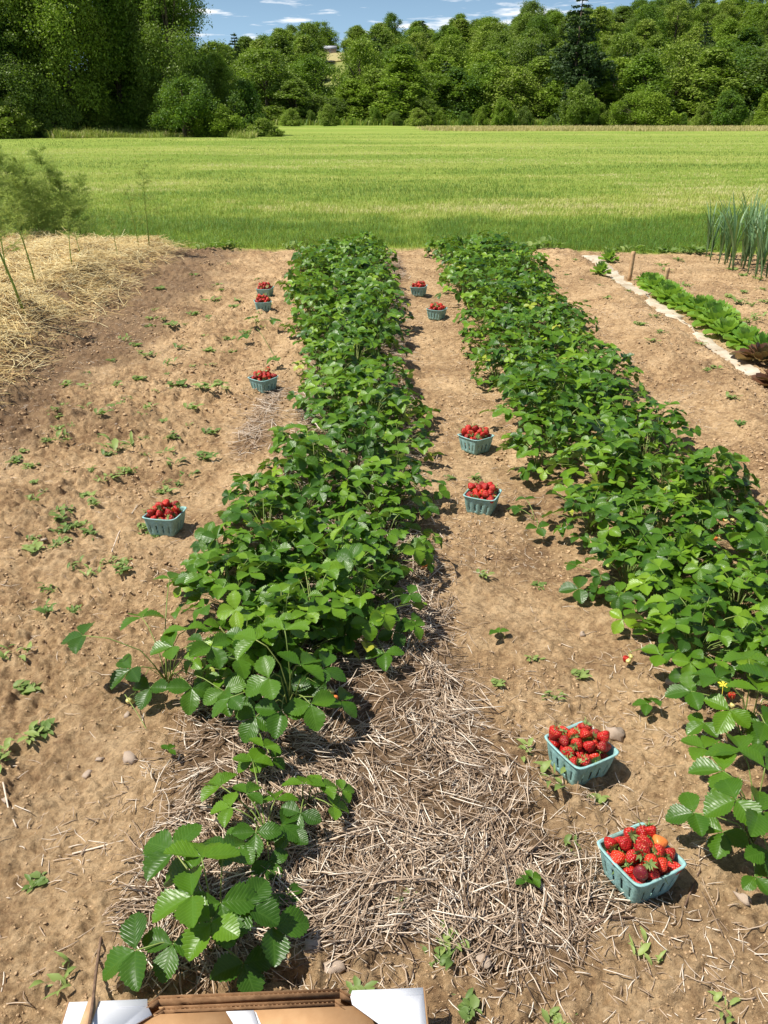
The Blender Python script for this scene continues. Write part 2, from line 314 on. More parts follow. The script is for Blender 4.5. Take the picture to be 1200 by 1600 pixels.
# ------------------------------------------------------------------ ground, field, hill
def build_ground():
    nx = 860; u = np.linspace(-1, 1, nx)
    ys = [-4, -2.5, -1.5, -0.8, -0.3, 0.1, 0.4, 0.6]
    y = 0.72
    while y < 13: ys.append(y); y *= 1.0030
    i_field = len(ys) - 1
    while y < 600: ys.append(y); y *= 1.022
    ys.append(1500); ys = np.array(ys)
    Y = np.repeat(ys[:, None], nx, 1); U = np.repeat(u[None, :], len(ys), 0)
    core = 1.3 + 0.62 * np.clip(Y, 0, None)
    X = U * core + np.sign(U) * np.clip((np.abs(U) - 0.9) / 0.1, 0, 1) ** 2 * (60 + 0.6 * np.clip(Y, 0, None))
    Z = H(X, Y)
    mk = np.stack([mulch_mask(X, Y) + 0.9 * sst(-1.55, -2.1, X + .8 * fbm(X, Y, .5, 3, 53)) * sst(3.6, 4.6, Y) + 0.22 * np.clip(fbm(X, Y, .5, 3, 51) * 4, 0, 1),
                   heap_mask(X, Y) * (sst(-0.32, -0.22, fbm(X, Y, 0.45, 3, 52))), sst(gedge(X) - 0.25, gedge(X) + 0.1, Y)], -1)
    mk[..., 0] = np.maximum(np.clip(mk[..., 0], 0, 1) * (1 - heap_mask(X, Y)), heap_mask(X, Y))
    i_hill = int(np.searchsorted(ys, 136))
    for nm, a, b_, mat, lab, cat in (('garden_soil', 0, i_field, M_soil, 'tilled brown garden soil around the strawberry rows', 'soil'),
                                ('field', i_field, i_hill, M_field, 'flat mown green and yellow hay field behind the garden', 'field'),
                                ('hill', i_hill, len(ys) - 1, M_hill, 'low hillside under the woods behind the field', 'hill')):
        r = np.arange(a, b_ + 1); n = len(r)
        V = np.stack([X[r], Y[r], Z[r]], -1).reshape(-1, 3)
        i, j = np.meshgrid(np.arange(n - 1), np.arange(nx - 1), indexing='ij'); k = (i * nx + j).ravel()
        me = npmesh(nm, V, [np.stack([k, k + 1, k + nx + 1, k + nx], -1)], mats=[mat], smooth=True, col=mk[r].reshape(-1, 3))
        link(nm, me, label=lab, cat=cat, kind='structure')
build_ground()

# ------------------------------------------------------------------ straws, litter, clods, grass
def straws(P, yaw, pitch, L, W, bend, tint, name, mat):
    N = len(P)
    d = np.stack([np.cos(yaw) * np.cos(pitch), np.sin(yaw) * np.cos(pitch), np.sin(pitch)], -1)
    s = np.stack([-np.sin(yaw), np.cos(yaw), np.zeros(N)], -1); up = np.cross(d, s)
    secs = []
    for t in (-1, -0.2, 0.5, 1):
        c = P + d * (L * t / 2)[:, None] + s * (bend * L * (t * t - 0.5))[:, None] - np.array([0, 0, 1]) * (np.abs(bend) * L * 0.3 * t * t)[:, None]
        w = W * (1 - 0.25 * abs(t))
        for a, b_ in ((1, 0), (0, .55), (-1, 0), (0, -.55)): secs.append(c + s * (a * w / 2)[:, None] + up * (b_ * w / 2)[:, None])
    V = np.stack(secs, 1).reshape(-1, 3); base = np.arange(N)[:, None] * 16; fs = []
    for r in range(3):
        for k in range(4): fs.append(base + np.array([[r * 4 + k, r * 4 + (k + 1) % 4, r * 4 + 4 + (k + 1) % 4, r * 4 + 4 + k]]))
    fs.append(base + np.array([[3, 2, 1, 0]])); fs.append(base + np.array([[12, 13, 14, 15]]))
    return npmesh(name, V, [np.concatenate(fs)], tint=np.repeat(tint, 16), mats=[mat])
def scatter(n, x0, x1, y0, y1, dens, ypow=1.0):
    x = rng.uniform(x0, x1, n * 4); y = y0 * (y1 / y0) ** rng.random(n * 4) if ypow else rng.uniform(y0, y1, n * 4)
    keep = rng.random(n * 4) < dens(x, y); x, y = x[keep][:n], y[keep][:n]; return x, y
def lay(x, y, lift): return np.stack([x, y, H(x, y) + lift], -1)

# weathered mulch
x, y = scatter(9000, -0.95, 0.95, 1.0, 2.7, lambda x, y: mulch_mask(x, y) ** 1.5 * (0.22 + 0.78 * sst(-0.14, 0.02, fbm(x, y, 0.22, 3, 63))))
n = len(x); swirl = 1.2 + 2.6 * fbm(x, y, 0.30, 2, 61) * 2
me = straws(lay(x, y, 0.001 + 0.017 * rng.random(n) ** 1.5), swirl * 1.7 + rng.normal(0, 0.6, n), rng.normal(0, 0.07, n), rng.uniform(0.012, 0.13, n), rng.uniform(0.0010, 0.0042, n), rng.normal(0, 0.05, n), np.clip(rng.normal(0.5, 0.28, n), 0, 1), 'straw_mulch', M_mulch)
link('straw_mulch', me, label='grey brown weathered straw mulch spread before and between the nearest strawberry plants', cat='straw mulch', kind='stuff')
x, y = scatter(9000, -1.1, 0.55, 2.4, 10.8, lambda x, y: mulch_mask(x, y) ** 2)
n = len(x)
me = straws(lay(x, y, 0.002 + 0.02 * rng.random(n)), rng.uniform(0, 6.28, n), rng.normal(0, 0.15, n), rng.uniform(0.05, 0.18, n), rng.uniform(0.0025, 0.005, n), rng.normal(0, 0.05, n), np.clip(rng.normal(0.6, 0.25, n), 0, 1), 'straw', M_mulch)
link('straw_bedding', me, label='pale old straw lying under the left strawberry row', cat='straw', kind='stuff')
# golden heap
x, y = scatter(52000, -6.2, -1.7, 3.9, 11.9, lambda x, y: heap_mask(x, y) ** 1.2 * sst(-0.30, -0.20, fbm(x, y, 0.45, 3, 52) + .06))
n = len(x)
me = straws(lay(x, y, 0.002 + 0.07 * rng.random(n) ** 2), rng.normal(0.1, 0.9, n), rng.normal(0, 0.30, n), rng.uniform(0.08, 0.32, n), rng.uniform(0.003, 0.0075, n), rng.normal(0, 0.14, n), np.clip(rng.normal(0.60, 0.33, n), 0, 1), 'golden_straw', M_gold)
link('straw_heap', me, label='golden yellow straw heaped along the left side of the garden', cat='straw heap', kind='stuff')
# litter on the bare soil
def bare(x, y): return (1 - heap_mask(x, y)) * (1 - sst(gedge(x) - 0.3, gedge(x), y))
x, y = scatter(24000, -5, 5.2, 1.0, 11.0, lambda x, y: bare(x, y) * (np.abs(x) < 0.6 * y + 0.4) * (0.10 + 0.75 * sst(-0.05, 0.15, fbm(x, y, 0.5, 3, 71)) * (x > -0.9) + 0.7 * (x < -1.5) * sst(-1.7, -2.2, x)))
n = len(x)
me = straws(lay(x, y, 0.001 + 0.006 * rng.random(n)), rng.uniform(0, 6.28, n), rng.normal(0, 0.12, n), rng.uniform(0.008, 0.06, n), rng.uniform(0.0012, 0.003, n), rng.normal(0, 0.08, n), np.clip(rng.normal(0.6, 0.3, n), 0, 1), 'litter', M_mulch)
link('straw_litter', me, label='loose bits of dry straw and chaff strewn over the bare soil', cat='litter', kind='stuff')

def ico():
    p = (1 + 5 ** .5) / 2
    V = np.array([(-1, p, 0), (1, p, 0), (-1, -p, 0), (1, -p, 0), (0, -1, p), (0, 1, p), (0, -1, -p), (0, 1, -p), (p, 0, -1), (p, 0, 1), (-p, 0, -1), (-p, 0, 1)], float)
    Fc = [(0, 11, 5), (0, 5, 1), (0, 1, 7), (0, 7, 10), (0, 10, 11), (1, 5, 9), (5, 11, 4), (11, 10, 2), (10, 7, 6), (7, 1, 8), (3, 9, 4), (3, 4, 2), (3, 2, 6), (3, 6, 8), (3, 8, 9), (4, 9, 5), (2, 4, 11), (6, 2, 10), (8, 6, 7), (9, 8, 1)]
    V = [v / np.linalg.norm(v) for v in V]; cache = {}; out = []
    def midp(a, b):
        k = (min(a, b), max(a, b))
        if k not in cache:
            m = V[a] + V[b]; V.append(m / np.linalg.norm(m)); cache[k] = len(V) - 1
        return cache[k]
    for a, b, c in Fc:
        x, y, z = midp(a, b), midp(b, c), midp(c, a); out += [(a, x, z), (b, y, x), (c, z, y), (x, y, z)]
    return np.array(V), np.array(out)
IV, IF = ico()
def lumps(P, size, name, mat, flat=0.6):
    N = len(P); nv = len(IV)
    a = rng.uniform(0, 6.28, N); sc = np.stack([rng.uniform(.7, 1.3, N), rng.uniform(.6, 1.1, N), rng.uniform(.45, .8, N) * flat / .6], -1) * size[:, None]
    jit = 1 + rng.normal(0, 0.26, (N, nv))
    V = IV[None] * jit[..., None] * sc[:, None]
    c, s = np.cos(a)[:, None], np.sin(a)[:, None]
    V = np.stack([V[..., 0] * c - V[..., 1] * s, V[..., 0] * s + V[..., 1] * c, V[..., 2]], -1) + P[:, None]
    return npmesh(name, V.reshape(-1, 3), [(np.arange(N)[:, None, None] * nv + IF[None]).reshape(-1, 3)], mats=[mat], smooth=False)
x, y = scatter(34000, -5, 5.2, 1.0, 11.0, lambda x, y: bare(x, y) * (np.abs(x) < 0.6 * y + 0.4) * (1 - 0.8 * mulch_mask(x, y)) * (0.12 + 0.9 * sst(-0.08, 0.12, fbm(x, y, 0.4, 3, 81))))
sz = np.clip(rng.lognormal(-5.65, 0.6, len(x)), 0.0015, 0.008) * np.clip(y / 3.2, .42, 1.3)
link('soil_clods', lumps(lay(x, y, 0) - np.stack([0 * sz, 0 * sz, -0.15 * sz], -1), sz, 'clods', M_clod), label='crumbs and clods of dry brown soil', cat='soil clods', kind='stuff')

def blades(x, y, h, w, lean, tint, name, mat):
    N = len(x); a = rng.uniform(0, 6.28, N); d = np.stack([np.cos(a), np.sin(a), 0 * a], -1); s = np.stack([-np.sin(a), np.cos(a), 0 * a], -1)
    P = lay(x, y, -0.005); up = np.array([0, 0, 1.0])
    mid = P + up * (h * 0.55)[:, None] + d * (h * lean * 0.3)[:, None]; tip = P + up * (h * (1 - 0.35 * lean))[:, None] + d * (h * lean)[:, None]
    w = w[:, None] / 2
    V = np.stack([P - s * w, P + s * w, mid + s * w * 0.8, mid - s * w * 0.8, tip], 1).reshape(-1, 3); b = np.arange(N)[:, None] * 5
    return npmesh(name, V, [b + np.array([[0, 1, 2, 3]]), b + np.array([[3, 2, 4]])], tint=np.repeat(tint, 5), mats=[mat])
N = 330000
yy = 1 / rng.uniform(1 / 75.0, 1 / 10.75, N); xx = rng.uniform(-0.58, 0.58, N) * yy
k = yy > gedge(xx) + rng.normal(0, 0.12, N); xx, yy = xx[k], yy[k]; n = len(xx)
patch = fbm(xx * 0.35, yy, 3.2, 5, 91, .65) * 2.6 + fbm(xx, yy, 0.5, 2, 92) * 1.0 - 0.02
near = 1 - sst(11.5, 22, yy + 3 * fbm(xx, yy, 2, 3, 94))
tint = np.clip(0.50 + patch - 0.26 * near + rng.normal(0, 0.14, n), 0, 1)
hgt = (0.028 + 0.05 * rng.random(n)) * (1 + 0.7 * near + 0.8 * np.clip(-patch, 0, .5))
link('grass', blades(xx, yy, hgt, 0.0042 * (yy / 11) ** 0.85 * rng.uniform(.7, 1.4, n), rng.uniform(0.2, 1.3, n), tint, 'grass', M_grass), label='short green grass of the hay field', cat='grass', kind='stuff')
N = 60000
yy = rng.uniform(84, 104, N); xx = rng.uniform(3, 75, N); k = xx > 3 + (yy - 82) * 0.0 + 6 * rng.random(N); xx, yy = xx[k], yy[k]; n = len(xx)
link('dry_grass', blades(xx, yy, rng.uniform(0.12, 0.38, n), rng.uniform(0.03, 0.07, n), rng.uniform(0.1, 0.6, n), rng.random(n), 'dry_grass', M_dry), label='band of tall pale dry grass along the far right field edge', cat='dry grass', kind='stuff')
N = 26000
yy = rng.uniform(119, 128, N); xx = rng.uniform(-70, 75, N); n = N
link('verge_grass', blades(xx, yy, rng.uniform(0.3, 1.1, n), rng.uniform(0.06, 0.14, n), rng.uniform(0.1, 0.7, n), np.clip(rng.normal(.35, .2, n), 0, 1), 'verge_grass', M_grass), label='tall weeds and grass at the foot of the far tree line', cat='tall grass', kind='stuff')
N = 60000
xx = rng.uniform(-32, -9, N); yy = 60.0 + rng.uniform(0, 7, N) ** 1.0 + 5 * vnoise(xx / 3.1, xx * 0, 8); n = N; k = rng.random(n) < sst(-0.2, 0.15, fbm(xx, yy, 3, 2, 93)); xx, yy = xx[k], yy[k]; n = len(xx)
link('wood_edge_grass', blades(xx, yy, rng.uniform(0.12, 0.6, n) * (0.3 + 1.3 * vnoise(xx / 1.7, yy, 4)), rng.uniform(0.015, 0.035, n), rng.uniform(0.1, 1.0, n), np.clip(rng.normal(.55, .25, n), 0, 1), 'edge_grass', M_grass), label='tall uncut grass in front of the left trees', cat='tall grass', kind='stuff')

# ------------------------------------------------------------------ strawberry leaves and plants
def leaflet(mb, base, fwd, nrm, L, W, lod, tint, fold=0.22, droop=0.25, mat=0):
    fwd = Vector(fwd).normalized(); side = Vector(nrm).cross(fwd).normalized(); nrm = fwd.cross(side).normalized()
    nt = 18 if lod else 8; cols = (-1, -.5, 0, .5, 1) if lod else (-1, 0, 1)
    V = []; UV = []; T = []
    ph = random.random() * 3
    for i in range(nt + 1):
        t = i / nt
        w = W / 2 * max(0, math.sin(math.pi * t ** 1.15)) ** 0.82 + 0.03 * W
        if t == 0: w = 0.05 * W
        tooth = (0.10 if i % 2 else -0.05) if (lod and 2 < i < nt) else (0.05 if (i % 2 and i > 1) else 0)
        for c in cols:
            edge = abs(c) == 1
            ww = c * w * (1 + (tooth if edge else 0)); al = t + (0.03 if (edge and i % 2 and lod and t < .95) else 0)
            z = fold * abs(ww) - droop * L * t * t * 0.6 + 0.012 * L * math.sin(9 * t + ph) * abs(c)
            z += (0.035 * L * math.sin(t * 2 * math.pi * 4.5) * abs(c) if lod else 0) * 0.22
            V.append(Vector(base) + fwd * (al * L * (1 - 0.12 * droop)) + side * ww + nrm * z); UV.append((c * w / (W / 2), t)); T.append(tint)
    nc = len(cols)
    Fc = [(i * nc + j, (i + 1) * nc + j, (i + 1) * nc + j + 1, i * nc + j + 1) for i in range(nt) for j in range(nc - 1)]
    mb.add(V, Fc, T, UV, mat)
def trifoliate(mb, root, hub, heading, tilt, L, lod=1, tint=0.5, stalk=0.0016, roll=0.0):
    root = Vector(root); hub = Vector(hub); out = Vector((math.cos(heading), math.sin(heading), 0)); side = Vector((-out.y, out.x, 0))
    flat = hub - root; mid = root + Vector((flat.x * 0.30, flat.y * 0.30, flat.z * 0.68))
    pts = [root, root.lerp(mid, 0.5) + Vector((0, 0, abs(flat.z) * .06)), mid, mid.lerp(hub, 0.55) + Vector((0, 0, abs(flat.z) * .07)), hub]
    mb.tube(pts, [stalk * 1.2, stalk * 1.1, stalk, stalk * .9, stalk * .8], 5 if lod else 3, random.random(), 1)
    fw = (out * math.cos(tilt) - Vector((0, 0, 1)) * math.sin(tilt)).normalized(); nr = fw.cross(side) * -1
    if nr.z < 0: nr = -nr
    sd = (side * math.cos(roll) + nr * math.sin(roll)).normalized(); nr = fw.cross(sd); nr = nr if nr.z > 0 else -nr
    W = L * random.uniform(0.66, 0.78)
    for ang, k in ((0, 1.0), (R(random.uniform(78, 100)), 0.92), (-R(random.uniform(78, 100)), 0.92)):
        d = fw * math.cos(ang) + sd * math.sin(ang)
        n2 = (nr + d * random.uniform(-0.05, 0.22) * (1 if ang else 0)).normalized()
        d = (d + nr * (random.uniform(0.0, 0.25) if ang else random.uniform(-.05, .15))).normalized(); n2 = (nr - d * nr.dot(d)).normalized()
        leaflet(mb, hub + d * L * 0.03, d, n2, L * k * random.uniform(.93, 1.05), W * k, lod, min(1, max(0, tint + random.gauss(0, .06))), random.uniform(0.15, 0.60), random.uniform(0.1, 0.6))
LM = [M_leaf, M_stalk]
def leaf_template(i, lod):                # a leaf of a plant whose base is the origin, leaning out along +X
    mb = MB(); kind = i % 5
    reach = (0.045, 0.09, 0.135, 0.17, 0.20)[kind] * random.uniform(.75, 1.1); ht = (0.235, 0.22, 0.19, 0.145, 0.085)[kind] * random.uniform(.72, 1.1)
    trifoliate(mb, (random.uniform(0, .015), random.uniform(-.012, .012), 0), (reach, 0, ht), random.gauss(0, 0.5), R((0, 8, 16, 22, 26)[kind] + random.gauss(0, 16)), random.uniform(0.046, 0.070), lod, 1.1 if random.random() < .03 else random.uniform(0.05, 0.85), 0.0014, random.gauss(0, 0.38))
    return mb
hi_leaves = [leaf_template(i, 1).mesh('leaf', LM) for i in range(25)]
lo_plants = []
for v in range(20):
    mb = MB()
    for j in range(40):
        t = leaf_template(random.choice((0, 1, 1, 2, 2, 3, 3, 4, 4)), 1 if v >= 12 else 0); a = j * 2.4 + random.random(); s = random.uniform(0.8, 1.12)
        ca, sa = math.cos(a) * s, math.sin(a) * s
        o = len(mb.v); mb.v += [(x * ca - y * sa, x * sa + y * ca, z * s) for x, y, z in t.v]; mb.f += [tuple(q + o for q in f) for f in t.f]; mb.t += t.t; mb.uv += t.uv; mb.m += t.m
    lo_plants.append(mb.mesh('foliage', LM))

def berry_mesh(r=0.015, ln=1.25, nu=18, nvv=12, seed=0):
    rnd = random.Random(seed); V = []; Fc = []; b1, b2 = rnd.uniform(-.12, .12), rnd.uniform(0, 6.28)
    for i in range(nvv + 1):
        t = i / nvv; a = math.pi * t; z = math.cos(a)
        rr = math.sin(a) ** 0.85 * (1.0 if z > 0.2 else 1.0 - 0.34 * (0.2 - z)) ; zz = z * (0.72 if z > 0 else ln) + 0.0
        zz -= 0.12 * math.exp(-(rr / 0.3) ** 2) if z > 0 else 0
        for k in range(nu):
            p = 2 * math.pi * k / nu; q = 1 + b1 * math.cos(2 * p + b2) + 0.04 * math.sin(3 * p + b2)
            V.append((rr * r * q * math.cos(p), rr * r * q * math.sin(p), zz * r + 0.1 * r * rr * math.cos(p + b2) * b1 * 5))
    for i in range(nvv):
        for k in range(nu): Fc.append((i * nu + k, (i + 1) * nu + k, (i + 1) * nu + (k + 1) % nu, i * nu + (k + 1) % nu))
    return V, Fc
def mkberry(seed, mat, r=0.0155, ln=1.2):
    mb = MB(); V, Fc = berry_mesh(r, ln, seed=seed); mb.add(V, Fc); return mb.mesh('strawberry', [mat])
def mkcalyx(seed, r=0.0155):
    rnd = random.Random(seed); mb = MB()
    for k in range(9):
        a = 2 * math.pi * k / 9 + rnd.uniform(-.15, .15); L = r * rnd.uniform(.75, 1.2); w = L * 0.36; lift = rnd.uniform(-.15, .5)
        ca, sa = math.cos(a), math.sin(a); z0 = r * 0.62
        pr = [(0, 0, z0), (L * .5, w / 2, z0 + L * .10), (L, 0, z0 + L * lift), (L * .5, -w / 2, z0 + L * .10)]
        mb.add([(x * ca - y * sa, x * sa + y * ca, z) for x, y, z in pr], [(0, 1, 2, 3)], rnd.random())
    mb.tube([(0, 0, z0), (r * .15, 0, z0 + r * .5), (r * .5, 0.1 * r, z0 + r * 1.0)], 0.0009, 4, .8)
    return mb.mesh('calyx', [M_calyx])
BER = [mkberry(i, M_berry, random.uniform(.0140, .0172), random.uniform(1.0, 1.45)) for i in range(8)]
CAL = [mkcalyx(i) for i in range(5)]
BPALE = mkberry(31, M_pale, 0.010, 1.1); BORG = mkberry(32, M_orange, 0.0155, 1.2); BORGS = mkberry(34, M_orange, 0.011, 1.2); BDARK = mkberry(33, M_dark, 0.0165, 1.3); BREDS = mkberry(35, M_berry, 0.012, 1.2)

def truss(parent, ang, reach, drop):      # a fruit stalk with two or three hanging unripe berries
    mb = MB(); out = Vector((math.cos(ang), math.sin(ang), 0)); tip = out * reach + Vector((0, 0, drop + 0.03))
    mb.tube([(0, 0, 0.01), out * reach * .5 + Vector((0, 0, .10)), tip], .0011, 4, .5)
    ends = []
    for k in range(3):
        e = tip + Vector((random.uniform(-.025, .025), random.uniform(-.025, .025), -random.uniform(.012, .028))); mb.tube([tip, tip.lerp(e, .5) + Vector((0, 0, .004)), e], .0007, 4, .5); ends.append(e)
    st = link('fruit_stalk', mb.mesh('fruit_stalk', [M_stalk]), parent)
    for e in ends:
        b = link('berry', random.choice((BPALE, BPALE, BPALE, BORGS, BREDS)), st); b.location = e - Vector((0, 0, .009)); b.rotation_euler = (random.gauss(0, .3), random.gauss(0, .3), 0)

def hi_plant(x, y, n, scale, label, group=None, skip=None, fruit=0, name='strawberry_plant', kinds=(0, 1, 1, 2, 2, 3, 3, 3, 4, 4, 4)):
    root = link(name, None, None, (x, y, hz(x, y) - 0.004), label, 'strawberry plant', group); a0 = random.random() * 6
    for j in range(n):
        k = random.choice(kinds); me = hi_leaves[k + 5 * random.randrange(5)]; s = scale * random.uniform(0.82, 1.12); a = a0 + j * 2.4 + random.gauss(0, .2)
        o = link('leaf', me, root); o.rotation_euler = (random.gauss(0, .05), random.gauss(0, .05), a); o.scale = (s, s, s)
    for q in range(fruit): truss(root, random.uniform(0, 6.28), random.uniform(.12, .2), random.uniform(.015, .04))
    return root
def custom_leaf(root, hub, L, heading, tilt=0.35, tint=0.5, roll=0.0):
    mb = MB(); h = Vector(hub) - root.location
    trifoliate(mb, (random.uniform(-.01, .01), random.uniform(-.01, .01), 0), h, heading, tilt, L, 1, tint, 0.0018, roll)
    return link('leaf', mb.mesh('leaf', LM), root)

def row(x0f, x1f, y0, y1, side):
    y = y0; idx = 0
    while y < y1:
        x0, x1 = x0f(y), x1f(y); stp = 0.255; nx = max(2, int(round((x1 - x0) / stp)))
        for k in range(nx):
            px = x0 + (k + 0.5 + random.uniform(-.25, .25) + (0.25 if idx % 2 else -0.25)) * (x1 - x0) / nx; py = y + random.uniform(-.08, .08)
            yield max(x0, min(x1, px)), py
        idx += 1; y += 0.27 if y < 6 else 0.29
def lerp_tab(tab):
    ys_, xs_ = zip(*tab); return lambda y: float(np.interp(y, ys_, xs_))
Lx0 = lerp_tab([(1.95, -0.42), (2.15, -0.62), (2.6, -0.68), (2.9, -0.62), (3.2, -0.60), (3.6, -0.50), (3.9, -0.36), (4.6, -0.42), (5.4, -0.50), (6.2, -0.64), (8, -0.78), (9.5, -0.92), (10.9, -0.88)])
Lx1 = lerp_tab([(1.95, -0.15), (2.15, -0.02), (2.5, 0.05), (2.8, 0.10), (3.3, 0.09), (3.6, 0.06), (4.0, 0.18), (4.2, 0.18), (4.8, 0.16), (5.5, 0.04), (7, 0.06), (9, -0.02), (10.9, -0.05)])
Rx0 = lerp_tab([(1.95, 0.90), (2.3, 0.80), (2.8, 0.77), (4, 0.70), (5, 0.70), (6, 0.70), (6.8, 0.78), (8, 0.70), (10.9, 0.64)])
Rx1 = lerp_tab([(1.95, 1.45), (3.0, 1.60), (4, 1.50), (5, 1.45), (6, 1.48), (8, 1.58), (10.9, 1.72)])
SEG = [(3.9, 'the near third'), (7.0, 'the middle third'), (99, 'the far third')]
for (fa, fb, ya, sn) in ((Lx0, Lx1, 2.05, 'left'), (Rx0, Rx1, 2.1, 'right')):
    for px, py in row(fa, fb, ya, 10.65, sn):
        seg = [s for lim, s in SEG if py < lim][0]
        lab = 'leafy green strawberry plant grown into %s of the %s strawberry row' % (seg, sn); grp = 'strawberry plants in %s of the %s row' % (seg, sn)
        if py < 3.3:
            hi_plant(px, py, 42, random.uniform(.85, 1.08), lab, grp, fruit=1 if random.random() < .45 else 0)
        else:
            root = link('strawberry_plant', None, None, (px, py, hz(px, py) - 0.004), lab, 'strawberry plant', grp)
            o = link('foliage', random.choice(lo_plants[12:] if py < 5.6 else lo_plants[:12]), root); s = random.uniform(.82, 1.12); o.rotation_euler = (random.gauss(0, .06), random.gauss(0, .06), random.random() * 6.28); o.scale = (s, s, s * random.uniform(.85, 1.1))

# plants standing alone, leaf by leaf
def hero(px, py, label, leaves, z0=0.0, fruit=0):
    b = g(px, py); root = link('strawberry_plant', None, None, (b.x, b.y, hz(b.x, b.y) - .004), label, 'strawberry plant')
    low = .6 if 'in straw' in label else 1
    for (lx, ly, z, L, hd, tl, ti) in leaves: z *= low; L *= .92 if low < 1 else 1; custom_leaf(root, g(lx, ly, z + root.location.z), L * .94, R(hd), R(tl), ti * .8, random.gauss(0, .15))
    for q in range(fruit): truss(root, random.uniform(0, 6.28), random.uniform(.10, .16), random.uniform(.015, .03))
    return root
hero(345, 1500, 'large strawberry plant directly behind the white cardboard tray, nearest the camera', [
    (212, 1485, .10, .090, 200, 18, .25), (272, 1330, .17, .092, 150, 12, .15), (300, 1400, .19, .090, 200, 15, .55), (315, 1340, .21, .088, 95, 20, .6), (345, 1410, .15, .088, 290, 25, .2),
    (425, 1447, .09, .092, 20, 16, .2), (330, 1440, .16, .085, 240, 15, .7), (350, 1330, .18, .080, 60, 15, .3), (380, 1505, .06, .075, 300, 20, .2), (270, 1475, .09, .070, 260, 20, .3), (385, 1415, .14, .08, 340, 18, .35), (300, 1365, .13, .085, 170, 20, .1)])
hero(415, 1330, 'low strawberry plant in straw, second from the cardboard tray', [
    (345, 1228, .12, .070, 140, 15, .5), (395, 1190, .15, .068, 80, 12, .7), (360, 1262, .14, .066, 170, 18, .8), (400, 1300, .15, .072, 270, 22, .25), (375, 1320, .13, .068, 220, 20, .3), (430, 1250, .13, .066, 100, 14, .4), (440, 1290, .12, .07, 330, 18, .3), (420, 1345, .06, .06, 300, 25, .2), (450, 1400, .03, .05, 310, 10, .1), (385, 1240, .17, .06, 60, 14, .6)])
hero(480, 1275, 'small strawberry plant in straw, right beside the second plant behind the tray', [
    (475, 1225, .14, .066, 90, 15, .55), (500, 1230, .12, .062, 40, 20, .7), (470, 1270, .11, .064, 250, 20, .3), (520, 1260, .08, .055, 10, 20, .6), (455, 1300, .08, .06, 230, 20, .2), (535, 1235, .05, .045, 30, 10, .5)])
hero(405, 1178, 'tiny pale strawberry plantlet just below the near end of the left row', [(412, 1168, .10, .055, 60, 20, .8), (395, 1190, .06, .05, 200, 20, .6), (425, 1185, .05, .045, 330, 15, .5)])
r1 = hero(265, 1075, 'sprawling strawberry plant reaching onto the bare soil at the left row near end', [
    (130, 993, .20, .088, 175, 15, .05), (222, 965, .18, .082, 120, 15, .3), (205, 1045, .10, .082, 220, 25, .1), (235, 1075, .07, .075, 250, 22, .15), (265, 905, .20, .07, 80, 15, .5), (290, 985, .20, .08, 100, 12, .55), (330, 1010, .22, .082, 300, 20, .6), (300, 1075, .12, .08, 270, 28, .35), (370, 1030, .2, .08, 20, 18, .7), (270, 1010, .19, .075, 190, 18, .45), (350, 1080, .14, .08, 290, 24, .5)], fruit=2)
hero(455, 1130, 'strawberry plant with a tall leaf over the straw at the left row near end', [
    (470, 1040, .20, .088, 60, 15, .35), (400, 1000, .23, .09, 140, 10, .5), (445, 985, .25, .085, 80, 10, .6), (505, 1045, .17, .08, 350, 22, .3), (530, 1095, .10, .07, 330, 25, .3), (440, 1110, .13, .085, 260, 28, .2), (400, 1120, .10, .08, 240, 28, .25), (485, 1100, .14, .08, 290, 25, .5), (420, 1060, .2, .08, 200, 18, .65), (360, 1090, .14, .07, 220, 22, .4)], fruit=2)
hero(1160, 1165, 'strawberry plant with a yellow flower at the near end of the right row', [
    (1080, 1080, .14, .075, 170, 20, .45), (1120, 1060, .2, .08, 130, 12, .5), (1185, 1080, .22, .09, 70, 12, .5), (1140, 1110, .16, .075, 230, 20, .75), (1195, 1130, .17, .085, 330, 18, .35), (1100, 1130, .09, .06, 200, 18, .5), (1170, 1030, .22, .08, 90, 10, .6)], fruit=2)
hero(1165, 1330, 'strawberry plant with big ribbed leaves beside the nearest basket at the right edge', [
    (1160, 1175, .20, .095, 80, 12, .45), (1130, 1205, .19, .085, 160, 14, .7), (1195, 1200, .21, .09, 30, 15, .3), (1150, 1250, .2, .085, 190, 20, .35), (1185, 1270, .2, .09, 330, 18, .3), (1085, 1270, .09, .075, 175, 12, .35), (1130, 1300, .07, .07, 240, 18, .3), (1200, 1330, .1, .07, 280, 20, .25), (1180, 1370, .05, .05, 300, 15, .4), (1100, 1170, .14, .07, 130, 15, .6)], fruit=3)
hero(1195, 1150, 'strawberry plant half out of frame at the right edge, near end of right row', [
    (1195, 1060, .25, .09, 60, 10, .4), (1215, 1100, .2, .09, 20, 15, .4), (1190, 1130, .15, .08, 240, 18, .3), (1235, 1060, .24, .08, 60, 15, .4)])
